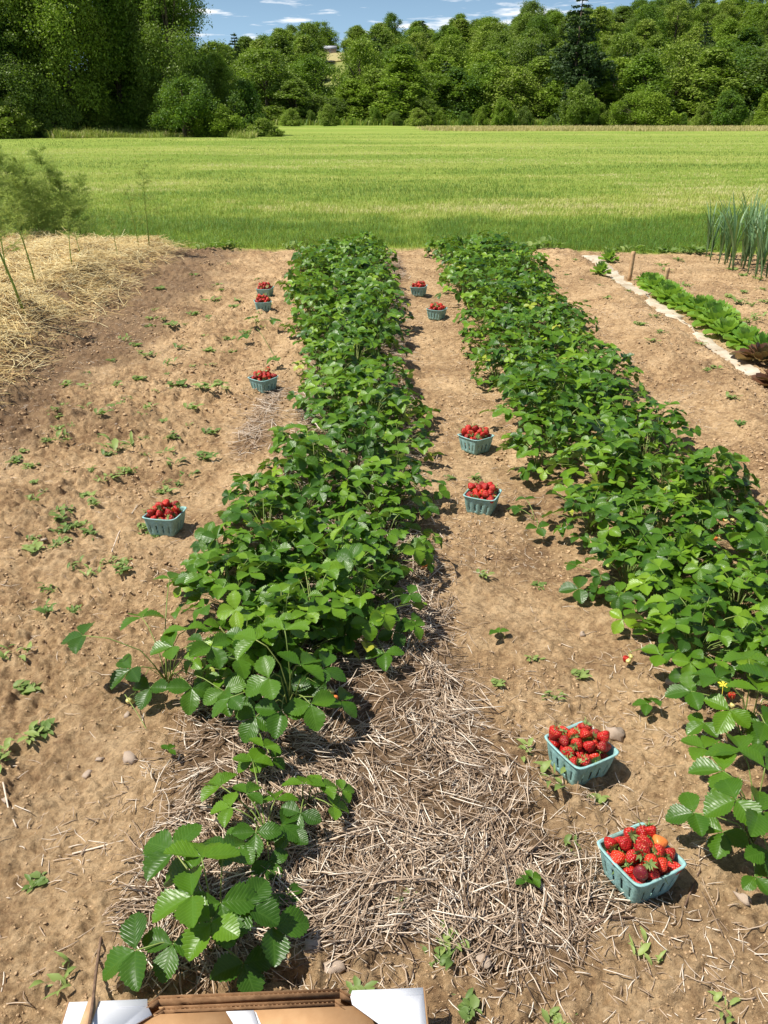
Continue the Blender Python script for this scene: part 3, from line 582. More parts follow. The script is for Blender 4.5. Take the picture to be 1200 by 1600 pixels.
for (px, py, lab, lv) in ((925, 935, 'single dusty strawberry leaf cluster lying on the path left of the right row', [(905, 920, .05, .075, 170, 8, .1), (935, 925, .045, .06, 60, 8, .1)]),
        (835, 810, 'flat strawberry runner leaves on the path beside the middle basket', [(812, 795, .04, .07, 150, 8, .2), (840, 825, .05, .06, 290, 8, .2), (822, 780, .06, .055, 90, 10, .3)]),
        (1010, 1108, 'small strawberry seedling on the path by the right row near end', [(1012, 1100, .05, .05, 150, 10, .3), (1020, 1095, .06, .04, 20, 10, .3)]),
        (790, 1000, 'tiny broad leaved seedling in the middle of the path', [(780, 988, .03, .045, 120, 8, .6)]),
        (820, 1390, 'tiny dark green seedling in the straw left of the nearest basket', [(822, 1378, .03, .03, 100, 8, .4), (832, 1372, .04, .028, 30, 8, .4)]),
        (260, 1185, 'small runner plantlet rooting in the straw below the left row', [(262, 1172, .04, .03, 60, 10, .5)]),
        (400, 515, 'sprawling strawberry runner reaching left towards the two far baskets', [(395, 497, .10, .08, 170, 10, .3), (425, 500, .10, .08, 10, 10, .5), (385, 525, .06, .08, 200, 12, .2), (430, 560, .08, .08, 200, 12, .4)])):
    hero(px, py, lab, lv)
mb = MB(); mb.tube([g(195, 1085, .08), g(215, 1115, .05), g(235, 1150, .012), g(265, 1180, .012)], .0014, 5, .7); link('strawberry_runner', mb.mesh('runner', [M_stalk]), label='thin yellowish strawberry runner arching down from the left row onto the straw', cat='runner')
b = g(1130, 1070, .12); mb = MB()
for k in range(5):
    a = k * 1.257; mb.add([(0, 0, 0), (.012 * math.cos(a - .4), .012 * math.sin(a - .4), .003), (.017 * math.cos(a), .017 * math.sin(a), .002), (.012 * math.cos(a + .4), .012 * math.sin(a + .4), .003)], [(0, 1, 2, 3)])
mb.tube([(0, 0, 0), (.01, .01, -.06), (.02, .02, -.12)], .001, 4)
link('yellow_flower', mb.mesh('yellow_flower', [M_ylw]), None, b, 'small yellow flower among the leaves at the near end of the right row', 'flower')

# ------------------------------------------------------------------ baskets of berries
def basket_mesh():
    T, B, Hh = 0.070, 0.054, 0.084; nside = 40; rows = 15
    def ring(half, rc, z, rib, top):
        pts = []
        for s in range(4):
            for k in range(nside):
                t = (k + .5) / nside * 2 - 1                       # along one side
                # rounded square through a superellipse
                a = math.atan2(t, 1); r = 1 / (abs(math.cos(a)) ** 9 + abs(math.sin(a)) ** 9) ** (1 / 9)
                x_, y_ = r * math.cos(a) * half, r * math.sin(a) * half
                g_ = math.cos(t * math.pi * 4.5) ; fl = rib * g_ * (1 if abs(t) < .9 else 0)
                x_ += fl; zz = z + (0.0035 * (abs(t) ** 2) if top else 0)
                ca, sa = [(1, 0), (0, 1), (-1, 0), (0, -1)][s]
                pts.append((x_ * ca - y_ * sa, x_ * sa + y_ * ca, zz))
        return pts
    V = []; n = nside * 4
    for i in range(rows + 1):
        t = i / rows; V += ring(B + (T - B) * t ** 0.85, 0, Hh * t, 0.0014 * math.sin(math.pi * min(1, t * 1.15)) , t > .9)
    Fc = []
    for i in range(rows):
        for k in range(n):
            kk = k % nside
            tt = (kk + 1.0) / nside * 2 - 1; w = math.cos(tt * math.pi * 4.5)
            if 3 <= i <= 8 and w < -0.90 and abs(tt) < .85: continue         # slots in the wall
            Fc.append((i * n + k, i * n + (k + 1) % n, (i + 1) * n + (k + 1) % n, (i + 1) * n + k))
    V.append((0, 0, 0.003)); c = len(V) - 1
    for k in range(n): Fc.append((c, (k + 1) % n, k))
    mb = MB(); mb.add(V, Fc)
    shell = mb.mesh('berry_basket', [M_pulp])
    mb = MB(); prof = [(T - .001, Hh - .002), (T + .0035, Hh - .003), (T + .0045, Hh - .0005), (T + .002, Hh + .0012), (T - .001, Hh + .0006)]; V = []
    for hf, z in prof: V += ring(hf, 0, z, 0.0, True)
    Fc = [(i * n + k, i * n + (k + 1) % n, (i + 1) % 5 * n + (k + 1) % n, (i + 1) % 5 * n + k) for i in range(5) for k in range(n)]
    mb.add(V, Fc); return shell, mb.mesh('rim', [M_pulp])
SHELL, RIM = basket_mesh()
def pack(n, seed, heap):
    r_ = np.random.default_rng(seed); rad = r_.uniform(.0155, .019, n); p = np.stack([r_.uniform(-.05, .05, n), r_.uniform(-.05, .05, n), r_.uniform(.02, .16, n)], -1)
    for it in range(420):
        p[:, 2] -= 0.0006 * (1 if it < 340 else .2); p[:, :2] *= 1 - 0.002 * heap
        for q in range(2):
            d = p[:, None] - p[None]; dist = np.linalg.norm(d, axis=-1) + np.eye(n); ov = np.clip((rad[:, None] + rad[None]) * .93 - dist, 0, None); np.fill_diagonal(ov, 0)
            p += (d / dist[..., None] * (ov * .3)[..., None]).sum(1)
            lim = np.clip(0.053 + 0.016 * p[:, 2] / .084, .05, .068) - rad * 1.13
            for a in (0, 1): p[:, a] = np.clip(p[:, a], -lim, lim)
            p[:, 2] = np.maximum(p[:, 2], rad * .9 + .003)
    return p, rad
berry_count = 0
def basket(corners, label, where, seed, heap=0, n=54, keep=28, specials=()):
    global berry_count
    z = 0.0
    for it in range(5):
        a, b_ = g(*corners[0], .087 + z), g(*corners[1], .087 + z); e = (b_ - a); e.z = 0; e.normalize(); nrm = Vector((-e.y, e.x, 0))
        c = (a + b_) / 2 + nrm * 0.0765
        z = sorted([hz(c.x, c.y)] + [hz(c.x + dx, c.y + dy) for dx in (-.05, 0, .05) for dy in (-.05, 0, .05)])[7] - 0.003
    rt = link('berry_basket', SHELL, None, (c.x, c.y, z), label, 'berry basket', 'baskets of strawberries set down along the rows')
    rr_ = random.Random(seed * 7); rt.rotation_euler = (rr_.uniform(-.04, .04), rr_.uniform(-.04, .04), math.atan2(e.y, e.x)); link('rim', RIM, rt)
    sm = rt.modifiers.new('thick', 'SOLIDIFY'); sm.thickness = .0022; sm.offset = -1
    p, rad = pack(n, seed, heap); order = np.argsort(-p[:, 2])[:keep]; rnd = random.Random(seed)
    M = Matrix.Translation(rt.location) @ Matrix.Rotation(rt.rotation_euler.z, 4, 'Z')
    for q, i in enumerate(order):
        me = rnd.choice(BER); lab = 'red strawberry heaped in the %s' % where; grp = 'red strawberries in the %s' % where
        if q in dict(specials): kind = dict(specials)[q]; me, lab = {'orange': (BORG, 'half ripe orange strawberry in the %s' % where), 'dark': (BDARK, 'very dark overripe strawberry in the %s' % where)}[kind]; grp = None
        o = link('strawberry', me, None, M @ Vector(p[i]), lab, 'strawberry', grp); berry_count += 1
        o.rotation_euler = (rnd.uniform(-1.5, 1.5) + (1.2 if rnd.random() < .5 else 0), rnd.uniform(-1.5, 1.5), rnd.uniform(0, 6.28)); s = rad[i] / .0155 * .97; o.scale = (s, s, s)
        if rnd.random() < .8: link('calyx', rnd.choice(CAL), o)
basket([(928, 1318), (995, 1392)], 'blue green pulp basket of strawberries nearest the camera at lower right', 'basket nearest the camera', 1, specials=((9, 'orange'), (5, 'dark')), n=53, keep=33)
basket([(845, 1153), (899, 1204)], 'blue green pulp basket of strawberries second from the camera, beside green weed on the path', 'second nearest basket on the path', 2, n=53, keep=33)
basket([(722.6, 776.6), (769.8, 784.2)], 'blue green berry basket facing the camera halfway up the path with flat leaves beside it', 'basket beside the flat leaves on the path', 3, heap=1)
basket([(713.8, 679.8), (741.8, 690.3)], 'light blue green berry basket turned cornerwise, just above the halfway basket on the path', 'cornerwise basket halfway up the path', 4, heap=1)
basket([(661, 482.5), (691.5, 486)], 'blue green berry basket, nearer of the two far baskets on the path between rows', 'nearer of the two far path baskets', 5, heap=1, keep=26)
basket([(636, 449), (666.5, 451)], 'blue green berry basket farthest up the path between the rows', 'farthest basket on the path', 6, heap=1, keep=26)
basket([(222, 811), (268, 815)], 'dark shaded berry basket tucked against the left row on its left side', 'basket tucked against the left row', 7, heap=1)
basket([(385, 589), (410, 596)], 'dark berry basket turned cornerwise by pale straw left of the left row', 'cornerwise basket left of the left row', 8, heap=2, keep=25)
basket([(401, 473.7), (424, 472.5)], 'berry basket, nearer of the touching pair left of the left row', 'nearer of the pair left of the left row', 9, heap=2, keep=25)
basket([(399, 451), (421, 452)], 'berry basket, farther of the touching pair left of the left row', 'farther of the pair left of the left row', 10, heap=2, keep=25)

# ------------------------------------------------------------------ cardboard tray
def tray():
    zt = .12; A, B_ = g(108, 1566, zt), g(661, 1543, zt); ux = (B_ - A); Wd = ux.length; ux.normalize(); uy = Vector((ux.y, -ux.x, 0))       # towards the camera
    root = link('cardboard_tray', None, None, (A.x, A.y, 0.0), 'white coated cardboard fruit tray with brown inside, cut off by the bottom edge', 'cardboard tray')
    root['label'] = 'white cardboard fruit tray with brown inside at the bottom edge of the photo'
    D = .42
    def P(u, v, z): return ux * u * Wd + uy * v + Vector((0, 0, z))
    _gm = max(hz(*(A + P(u, v, 0)).xy) for u in np.linspace(0, 1, 12) for v in np.linspace(0, .42, 8)); gz = min(hz(*(A + P(u, v, 0)).xy) for u in (0, .5, 1) for v in (0, .2, .4)); gz = hz(A.x + .3, A.y - .2) - .01
    def slab(name, u0, u1, v0, v1, z0, z1, mat):
        mb = MB(); mb.prism([P(u0, v0, z0), P(u1, v0, z0), P(u1, v1, z0), P(u0, v1, z0)], (0, 0, z1 - z0)); return link(name, mb.mesh(name, [mat], False), root)
    t = .004; e = t / Wd
    slab('floor_panel', 0.01, .99, .01, D - .01, _gm + .003, _gm + .007, M_kraft)
    slab('back_wall', 0.0, 1.0, 0, t, gz, zt - .009, M_kraft)
    slab('front_wall', 0.0, 1.0, D, D + t, gz, zt - .009, M_kraft)
    slab('side_wall', -e, 0.0, -.002, D + t + .002, gz, zt - .001, M_kraft); slab('side_wall', 1.0, 1 + e, -.002, D + t + .002, gz, zt - .001, M_kraft)
    slab('inner_wall', 0.004, 0.996, t + .001, 2 * t, gz + .006, zt - .012, M_kraft)
    def ledge(name, pts, mat=M_white, z=zt, th=.0035):
        Q = [P(u, v, z - th) for u, v in pts]; mb = MB(); mb.prism(Q, (0, 0, th)); return link(name, mb.mesh(name, [mat], False), root)
    ledge('top_flap', [(0, 0), (.218, 0.0), (.222, .012), (.240, .030), (.15, .067), (.085, .095), (.085, D), (0, D)])
    ledge('top_flap', [(.797, 0), (1, 0), (1, D), (.94, D), (.94, .105), (.875, .067), (.797, .026), (.792, .012)])
    for nm_, u_a, u_b in (('fold_crease', .004, .214), ('fold_crease', .803, .996)): slab(nm_, u_a, u_b, .013, .0145, zt - .0005, zt + .0009, M_white)
    ledge('top_flap', [(.445, .030), (.522, .030), (.545, .067), (.57, .10), (.57, D), (.50, D), (.50, .09), (.485, .067)])
    for ua, ub, va, vb in ((.20, .470, .15, .50), (.520, .83, .56, .90)):
        mb = MB(); mb.prism([P(ua, .026, zt - .006), P(ub, .026, zt - .006), P(vb, .105, zt - .020), P(va, .105, zt - .020)], (0, 0, -.003)); link('inner_panel', mb.mesh('inner_panel', [M_kraft], False), root)  # sloped panels added so the sun lights the kraft inside the tray
    mb = MB(); mb.prism([P(.524, .030, zt - .002), P(.547, .067, zt - .002), P(.572, .10, zt - .002), P(.60, .10, zt - .04), P(.575, .067, zt - .035), P(.545, .030, zt - .025)], (0, 0, -.003)); link('folded_flap', mb.mesh('folded_flap', [M_white], False), root)
    for v0, dz, u0, u1 in ((.0, .006, .222, .792), (.015, -.003, .240, .778)):      # the cut board edges of the hand hold: liner, flutes, liner
        nm = 'handle_edge'
        mb = MB(); N = 150
        ch = lambda u: min(1, (u - u0) / .03, (u1 - u) / .03)
        for vv in (v0, v0 + .0065):
            path = [(u0, vv + .010, dz - .004), (u0 + .03, vv, dz + .002), (u1 - .03, vv, dz + .002), (u1, vv + .010, dz - .004)]
            for (ua, va, da), (ub, vb, db) in zip(path, path[1:]): mb.prism([P(ua, va, zt - .02), P(ua, va, zt + da), P(ub, vb, zt + db), P(ub, vb, zt - .02)], uy * .0009, .5)
        V = []; Fc = []
        for k in range(N + 1):
            u = u0 + .028 + (u1 - u0 - .056) * k / N; o = .0012 + .0042 * (.5 + .5 * math.sin(k * math.pi * .5 * 1.0 + .0)) if k % 2 else (.0012 if (k // 2) % 2 else .0054)
            V += [P(u, v0 + o, zt + dz - .003), P(u, v0 + o, zt - .02), P(u, v0 + o + .0009, zt - .02), P(u, v0 + o + .0009, zt + dz - .003)]
            if k: b0 = 4 * (k - 1); Fc += [(b0 + i, b0 + (i + 1) % 4, b0 + 4 + (i + 1) % 4, b0 + 4 + i) for i in range(4)]
        mb.add(V, Fc); link(nm, mb.mesh(nm, [M_edge], False), root)
    mb = MB(); mb.prism([P(.055, -.005, zt + .0012), P(.085, -.005, zt + .0012), P(.068, .16, zt + .0012), P(.038, .16, zt + .0012)], (0, 0, .003)); link('paper_strap', mb.mesh('paper_strap', [M_wood], False), root)
tray()
mb = MB(); mb.tube([g(170, 1395, .01), g(160, 1450, .02), g(150, 1520, .06), g(146, 1560, .125), g(140, 1600, .135)], [.002, .0025, .003, .003, .003], 6); link('dry_twig', mb.mesh('twig', [M_twig]), label='dark dry twig leaning across the left corner of the cardboard tray', cat='twig')
for pts, lab in (([(1068, 1425), (1080, 1395), (1092, 1370)], 'thin dark twig on the soil right of the nearest basket'), ([(910, 1460), (950, 1450), (990, 1445)], 'crooked brown twig in the straw below the nearest basket'), ([(175, 865), (185, 830), (215, 790)], 'long pale stalk lying left of the basket tucked against the left row'), ([(8, 1235), (15, 1270), (28, 1302)], 'pale straw stalk on bare soil at the left edge'), ([(115, 1342), (150, 1340), (198, 1337)], 'pale straw stalk on bare soil left of the tray plant')):
    mb = MB(); P_ = []
    for q in pts: v = g(*q); v.z = hz(v.x, v.y) + .006; P_.append(v)
    mb.tube(P_, .0022, 5, .85); link('dry_stalk' if 'stalk' in lab else 'dry_twig', mb.mesh('twig', [M_mulch if 'pale' in lab else M_twig]), label=lab, cat='stalk' if 'stalk' in lab else 'twig')

# ------------------------------------------------------------------ stones, weeds
STN = [lumps(np.zeros((1, 3)), np.array([1.0]), 'stone', M_stone, .6) for k in range(6)]
def stone(px, py, r, lab, grp=None):
    b = g(px, py); o = link('stone', random.choice(STN), None, (b.x, b.y, hz(b.x, b.y) + r * .15), lab, 'stone', grp); o.scale = (r, r, r); o.rotation_euler = (0, 0, random.random() * 6)
stone(488, 1508, .018, 'angular tan stone at the foot of the plant behind the tray'); stone(522, 1530, .022, 'long flat tan stone touching the tray edge side'); stone(205, 1205, .019, 'rounded stone at the left straw edge'); stone(157, 1192, .010, 'small pale pebble left of the rounded stone')
stone(137, 1212, .014, 'flat brown pebble on the bare soil'); stone(960, 1143, .024, 'tan stone right behind the second nearest basket'); stone(760, 1240, .013, 'small grey pebble in the straw left of the two near baskets'); stone(790, 1215, .016, 'brown stone at the straw edge left of the second basket'); stone(1160, 1415, .018, 'pale stone at the right frame edge below the orange berries'); stone(1048, 1075, .016, 'whitish stone at the near foot of the right row'); stone(755, 1510, .018, 'grey stone in the mulch right of the tray'); stone(910, 985, .010, 'small pebble in the middle of the path'); stone(70, 850, .012, 'pale upright pebble at the left frame side'); stone(200, 1125, .010, 'brown pebble beneath the sprawling leaf')
for k in range(9):
    while True:
        px, py = random.uniform(0, 1200), 400 + 1150 * random.random() ** 1.2; b = g(px, py)
        if (b.x < -.95 or .3 < b.x < .62 or b.x > 1.9) and float(heap_mask(b.x, b.y)) < .05: break
    if b.x < -.9: lab, gr = 'small tan pebble on the bare soil left of the rows', 'pebbles left of the rows'
    elif b.x < .7: lab, gr = 'small tan pebble on the path between the rows', 'pebbles on the path'
    else: lab, gr = 'small tan pebble on the soil right of the rows', 'pebbles right of the rows'
    stone(px, py, random.uniform(.005, .010), lab, gr)
def weed_mesh(seed, nl, L, erect, wr):
    rnd = random.Random(seed); mb = MB()
    for k in range(nl):
        a = rnd.uniform(0, 6.28); l_ = L * rnd.uniform(.25, .9); e = erect * rnd.uniform(.2, 1.6); w = l_ * wr * rnd.uniform(.7, 1.5); ca, sa = math.cos(a), math.sin(a); V = []; n = 5
        q = rnd.random() ** .7 * L * .75; t0 = rnd.uniform(0, 6.28); ox, oy, oz = q * math.cos(t0), q * math.sin(t0), rnd.uniform(0, .35) * L * erect
        if q > .2 * L: mb.tube([(0, 0, 0), (ox * .6, oy * .6, oz * .8), (ox, oy, oz + .003)], .0007, 3, .5)
        cv = rnd.uniform(-.5, .5)
        for i in range(n + 1):
            t = i / n; ww = w * math.sin(math.pi * min(1, t ** .9 * .95 + .04)) ** .8 * (1 + .2 * (i % 2)); r_ = l_ * t * math.cos(e * (1 - t * .6)); z = oz + l_ * math.sin(e) * (t - .45 * t * t) + .003
            for s in (-1, 0, 1): xx_, yy_ = r_, s * ww / 2 + cv * l_ * t * t; V.append((ox + xx_ * ca - yy_ * sa, oy + xx_ * sa + yy_ * ca, z + (abs(s) * ww * .2)))
        mb.add(V, [(i * 3 + j, i * 3 + j + 3, i * 3 + j + 4, i * 3 + j + 1) for i in range(n) for j in (0, 1)], rnd.random())
    return mb.mesh('weed', [M_weed])
WE = [weed_mesh(s, nl, L, er, wr) for s, nl, L, er, wr in ((1, 11, .06, .4, .4), (2, 16, .06, .5, .4), (3, 12, .075, .9, .26), (4, 22, .055, .4, .5), (5, 9, .07, 1.0, .3), (6, 18, .06, .7, .4), (7, 26, .06, .6, .35))]
def weed(px, py, s, lab, grp=None, k=None, b=None):
    b = b or g(px, py); o = link('weed', random.choice(WE) if k is None else WE[k], None, (b.x, b.y, hz(b.x, b.y)), lab, 'weed', grp); o.scale = (s, s, s); o.rotation_euler = (0, 0, random.random() * 6.28)
WP = [(190, 700, 1.9, 2), (30, 1030, 1.1, 4), (38, 1075, 1.1, 3), (75, 960, 1.1, 5), (75, 915, .9, 2), (100, 835, 1.1, 5), (145, 900, .8, 2), (70, 1140, 1, 3), (320, 620, 1.6, 1), (280, 605, 1.8, 3), (270, 515, 1.6, 3), (335, 470, 2.0, 0), (325, 550, 1.3, 3), (282, 548, 1.4, 5), (235, 560, 1.3, 1), (215, 590, 1.2, 3), (145, 790, .9, 1), (290, 735, 1.0, 4), (200, 735, 1.2, 6), (320, 715, 1.4, 3), (130, 605, 1.2, 0), (185, 608, 1.2, 1), (180, 640, 1.2, 3), (235, 500, 1.2, 0), (355, 530, 1.4, 1), (5, 1190, 1.0, 1), (45, 1160, 1.0, 0), (62, 1380, .7, 3), (105, 1545, .9, 2), (115, 950, .7, 6), (210, 540, 1.2, 3), (300, 640, 1.3, 6), (340, 600, 1.3, 3), (250, 450, 1.5, 3), (300, 490, 1.4, 6), (365, 485, 1.3, 3), (300, 430, 1.3, 1), (230, 640, .9, 1), (120, 820, .7, 6), (330, 500, 1.5, 3)]
for px, py, s, k in WP: weed(px, py, s * .75, 'small green weed in the bare soil left of the strawberry rows', 'weeds left of the rows', k)
for k in range(190):
    px, py = random.uniform(20, 420), random.uniform(410, 900); b = g(px, py)
    if -2.1 < b.x < -.95: weed(px, py, random.uniform(.3, .9), 'tiny weed seedling in the bare soil left of the rows', 'weed seedlings left of the rows')
for px, py, s, k in [(905, 1050, .8, 3), (860, 1090, .8, 2), (845, 905, .8, 3), (755, 900, .8, 6), (700, 1480, .9, 6), (690, 1510, 1.0, 5), (890, 1335, .7, 4), (1010, 1500, .8, 2), (1130, 1585, .7, 4), (730, 1590, .8, 3), (870, 1590, .8, 6), (835, 1030, .6, 1), (775, 1075, .6, 3), (865, 1230, 1.2, 4), (560, 1590, .9, 3), (630, 1430, .8, 1), (770, 600, 1.3, 3), (780, 640, 1, 6), (735, 560, 1.2, 3), (705, 745, .8, 3), (745, 745, .9, 6), (820, 1185, .8, 1), (880, 1200, .7, 1), (930, 1250, .7, 3)]:
    weed(px, py, s * .7, 'small green weed on the path and straw between the rows', 'weeds on the path', k)
for k in range(22):
    b = Vector((random.uniform(1.85, 2.4), random.uniform(4.0, 10.5), 0)); weed(0, 0, random.uniform(.4, 1.0), 'small weed on the soil between the right row and the lettuces', 'weeds beside the lettuce strip', None, b)
for k in range(40):
    b = Vector((random.uniform(3.05, 5.0), random.uniform(6.2, 10.7), 0)); weed(0, 0, random.uniform(.6, 1.5), 'small weed on the soil between the lettuces and the leeks', 'weeds right of the lettuces', None, b)
for k in range(28):
    xx_ = random.uniform(-2.4, 4.0); b = Vector((xx_, float(gedge(np.array([xx_]))[0]) - random.uniform(-.1, .25), 0)); weed(0, 0, random.uniform(1.3, 2.8), 'leafy weed at the edge where garden soil meets the grass', 'weeds at the grass edge', random.choice((2, 5, 4, 1)), b)

# ------------------------------------------------------------------ lettuces, mulch paper, stakes, leeks
def lettuce_mesh(seed, mat, R0=.16, H0=.15):
    rnd = random.Random(seed); mb = MB()
    for k in range(24):
        a = k * 2.4; ring_ = k / 24; L = R0 * (1.15 - .45 * ring_) * rnd.uniform(.85, 1.1); e = .35 + 1.0 * ring_; w = L * rnd.uniform(.8, 1.0); ca, sa = math.cos(a), math.sin(a); V = []; n = 7; m = 6
        for i in range(n + 1):
            t = i / n; ww = w * (t ** .7) * (1.0 if t < .8 else 1 - (t - .8) * 2.6); r_ = .015 + L * t * math.cos(e) * (1 + .25 * t); z = .01 + H0 * 1.25 * (math.sin(e) * t - .25 * t * t * (1.2 - ring_))
            for j in range(m + 1):
                s = j / m * 2 - 1; ruff = .010 * math.sin(s * 9 + k + t * 6) * t; y_ = s * ww / 2; zz = z + (s * s) * ww * .22 + ruff
                V.append((r_ * ca - y_ * sa, r_ * sa + y_ * ca, zz))
        mb.add(V, [(i * (m + 1) + j, (i + 1) * (m + 1) + j, (i + 1) * (m + 1) + j + 1, i * (m + 1) + j + 1) for i in range(n) for j in range(m)], rnd.random())
    return mb.mesh('lettuce', [mat])
LE = [lettuce_mesh(s, M_lettuce) for s in range(4)]; RL = lettuce_mesh(9, M_redlet, .19, .13)
ly = 5.95; k = 0
while ly < 9.0:
    xx_ = 2.74 + random.uniform(-.08, .08); o = link('lettuce', LE[k % 4], None, (xx_, ly, hz(xx_, ly) - .004), 'bright green leafy lettuce head in the row right of the pale strip', 'lettuce', 'green lettuces in the row'); s = random.uniform(.78, 1.2) * (1 if ly < 7.6 else .8); o.scale = (s, s, s * .95); o.rotation_euler = (0, 0, random.random() * 6); ly += .27; k += 1
for px, py, s, lab in ((937, 437, .55, 'small green lettuce on the left side of the pale strip'), (950, 412, .6, 'farthest small green lettuce at the head of the pale strip')):
    b = g(px, py); o = link('lettuce', LE[1], None, (b.x, b.y, hz(b.x, b.y)), lab, 'lettuce'); o.scale = (s, s, s * 1.4)
for px, py, s, lab in ((1190, 572, .82, 'dark red brown lettuce at the right edge, near end of the lettuce row'), (1218, 612, .8, 'dark red and green lettuce mostly outside the right edge')):
    b = g(px, py); o = link('red_lettuce', RL, None, (b.x, b.y, hz(b.x, b.y)), lab, 'lettuce'); o.scale = (s, s, s)
n = 90; V = []; 
for i in range(n + 1):
    y_ = 5.0 + 5.5 * i / n; c = 2.50 + .03 * math.sin(y_ * 2); w = (.042 + .06 * float(vnoise(y_ * 1.8, 3.0, 5))) * (1.5 if y_ > 8.2 else .95)
    if float(vnoise(y_ * 1.6, 7.7, 9)) < .38 and y_ < 8: w *= .12
    for j in range(5):
        x_ = c + (j / 4 - .5) * 2 * w + .02 * (random.random() - .5); V.append((x_, y_, hz(x_, y_) + .006 + .010 * random.random() + (0 if 0 < j < 4 else -.012)))
mb = MB(); mb.add(V, [(i * 5 + j, i * 5 + j + 1, i * 5 + 6 + j, i * 5 + 5 + j) for i in range(n) for j in range(4)]); o = link('mulch_sheet', mb.mesh('mulch_sheet', [M_paper]), label='pale weathered mulch sheet half buried in soil beside the lettuces', cat='mulch sheet')
for px, py, py0, lab in ((971, 439, 393, 'square wooden stake, farther and left of the two by the lettuces'), (1025, 452, 418, 'square wooden stake, nearer and right of the two by the lettuces')):
    b = g(px, py); b.x += .08; h_ = zat(py0, b.y); mb = MB(); z0 = hz(b.x, b.y) - .03; tw = random.uniform(.02, .05)
    sct = []
    for z, s_, off in ((z0, .015, 0), (z0 + .1, .016, .002), (h_ - .03, .0165, tw * .3), (h_ - .004, .016, tw * .33), (h_, .013, tw * .33)): sct += [(-s_ + off, -s_, z), (s_ + off, -s_, z), (s_ + off, s_, z), (-s_ + off, s_, z)]
    mb.add(sct, [(r_ * 4 + q, r_ * 4 + (q + 1) % 4, r_ * 4 + 4 + (q + 1) % 4, r_ * 4 + 4 + q) for r_ in range(4) for q in range(4)] + [(16, 17, 18, 19), (3, 2, 1, 0)]); o = link('wooden_stake', mb.mesh('stake', [M_wood], False), None, (b.x, b.y, 0), lab, 'stake'); o.rotation_euler = (0, 0, .5)
def leek_mesh(seed):
    rnd = random.Random(seed); mb = MB()
    mb.tube([(0, 0, 0), (0, 0, .12), (.005, 0, .25)], [.011, .010, .007], 6, .6)
    for k in range(11):
        a = (k % 2) * math.pi + rnd.gauss(0, .5); L = rnd.uniform(.45, .8); lean = rnd.uniform(.1, .55); w = rnd.uniform(.018, .03); ca, sa = math.cos(a), math.sin(a); V = []; n = 9; z0 = .08 + .02 * k
        for i in range(n + 1):
            t = i / n; r_ = .005 + L * lean * t ** 1.6; z = z0 + L * (t - .30 * lean * t ** 3 * 1.6); ww = w * (1 - t ** 2.2) + .001
            for s in (-1, 0, 1): V.append((r_ * ca - s * ww / 2 * sa - (0 if s else 0), r_ * sa + s * ww / 2 * ca, z + abs(s) * ww * .15))
        tt = 1.0 if rnd.random() < .08 else rnd.random() * .8; mb.add(V, [(i * 3 + j, i * 3 + j + 3, i * 3 + j + 4, i * 3 + j + 1) for i in range(n) for j in (0, 1)], tt)
    return mb.mesh('leek', [M_leek])
LK = [leek_mesh(s) for s in range(6)]
for r_ in range(4):
    for k in range(9):
        x_ = 3.93 + r_ * .17 + random.uniform(-.05, .05); y_ = 8.9 + k * .20 + random.uniform(-.05, .05)
        o = link('leek', LK[(k + r_) % 6], None, (x_, y_, hz(x_, y_) - .01), 'tall blue green leek in the clump at the right edge by the grass', 'leek', 'leeks in the clump at the right edge'); s = random.uniform(.72, .95); o.scale = (s, s, s); o.rotation_euler = (random.gauss(0, .06), random.gauss(0, .06), random.random() * 3)

# ------------------------------------------------------------------ asparagus
def fern(seed, h, spread, nb, top=0.25, dens=24):
    rnd = random.Random(seed); st = MB(); fo_V = []; fo_t = []
    lean = (rnd.gauss(0, .05), rnd.gauss(0, .05)); stem = [Vector((lean[0] * t * t * h, lean[1] * t * t * h, h * t)) for t in (0, .25, .5, .75, 1)]
    st.tube(stem, [.006, .005, .004, .003, .001], 5, .3)
    for k in range(nb):
        t = top + (1 - top) * (k + rnd.random()) / nb; p = Vector((lean[0] * t * t * h, lean[1] * t * t * h, h * t)); a = rnd.uniform(0, 6.28); L = spread * (1.1 - .85 * (t - top) / (1 - top)) * rnd.uniform(.6, 1.1); d = Vector((math.cos(a), math.sin(a), rnd.uniform(.3, .9))).normalized()
        q = p + d * L; st.tube([p, p.lerp(q, .5) + Vector((0, 0, .02)), q], [.0018, .0014, .0008], 3, .6)
        for j in range(dens):
            u = rnd.uniform(.15, 1.05); c = p.lerp(q, u) + Vector((0, 0, .02 * math.sin(u * 3))); d2 = (d + Vector((rnd.gauss(0, .8), rnd.gauss(0, .8), rnd.gauss(.1, .6)))).normalized(); l2 = L * rnd.uniform(.15, .55)
            for m in range(8):
                c2 = c + d2 * l2 * rnd.random(); d3 = (d2 + Vector((rnd.gauss(0, .7), rnd.gauss(0, .7), rnd.gauss(0, .7)))).normalized() * rnd.uniform(.02, .04); s = d3.cross(Vector((rnd.gauss(0, 1), rnd.gauss(0, 1), rnd.gauss(0, 1)))).normalized() * .0016
                fo_V += [c2 - s, c2 + s, c2 + d3]; fo_t += [rnd.random()] * 3
    f = npmesh('fronds', np.array([tuple(v) for v in fo_V]), [np.arange(len(fo_V)).reshape(-1, 3)], tint=fo_t, mats=[M_fern])
    return st.mesh('stem', [M_fern]), f
FE = [fern(1, 1.35, .50, 100, .05), fern(2, 1.2, .46, 90, .03), fern(3, 1.05, .42, 80, .02), fern(4, .75, .16, 18, .35, 8), fern(5, .6, .10, 12, .5, 6)]
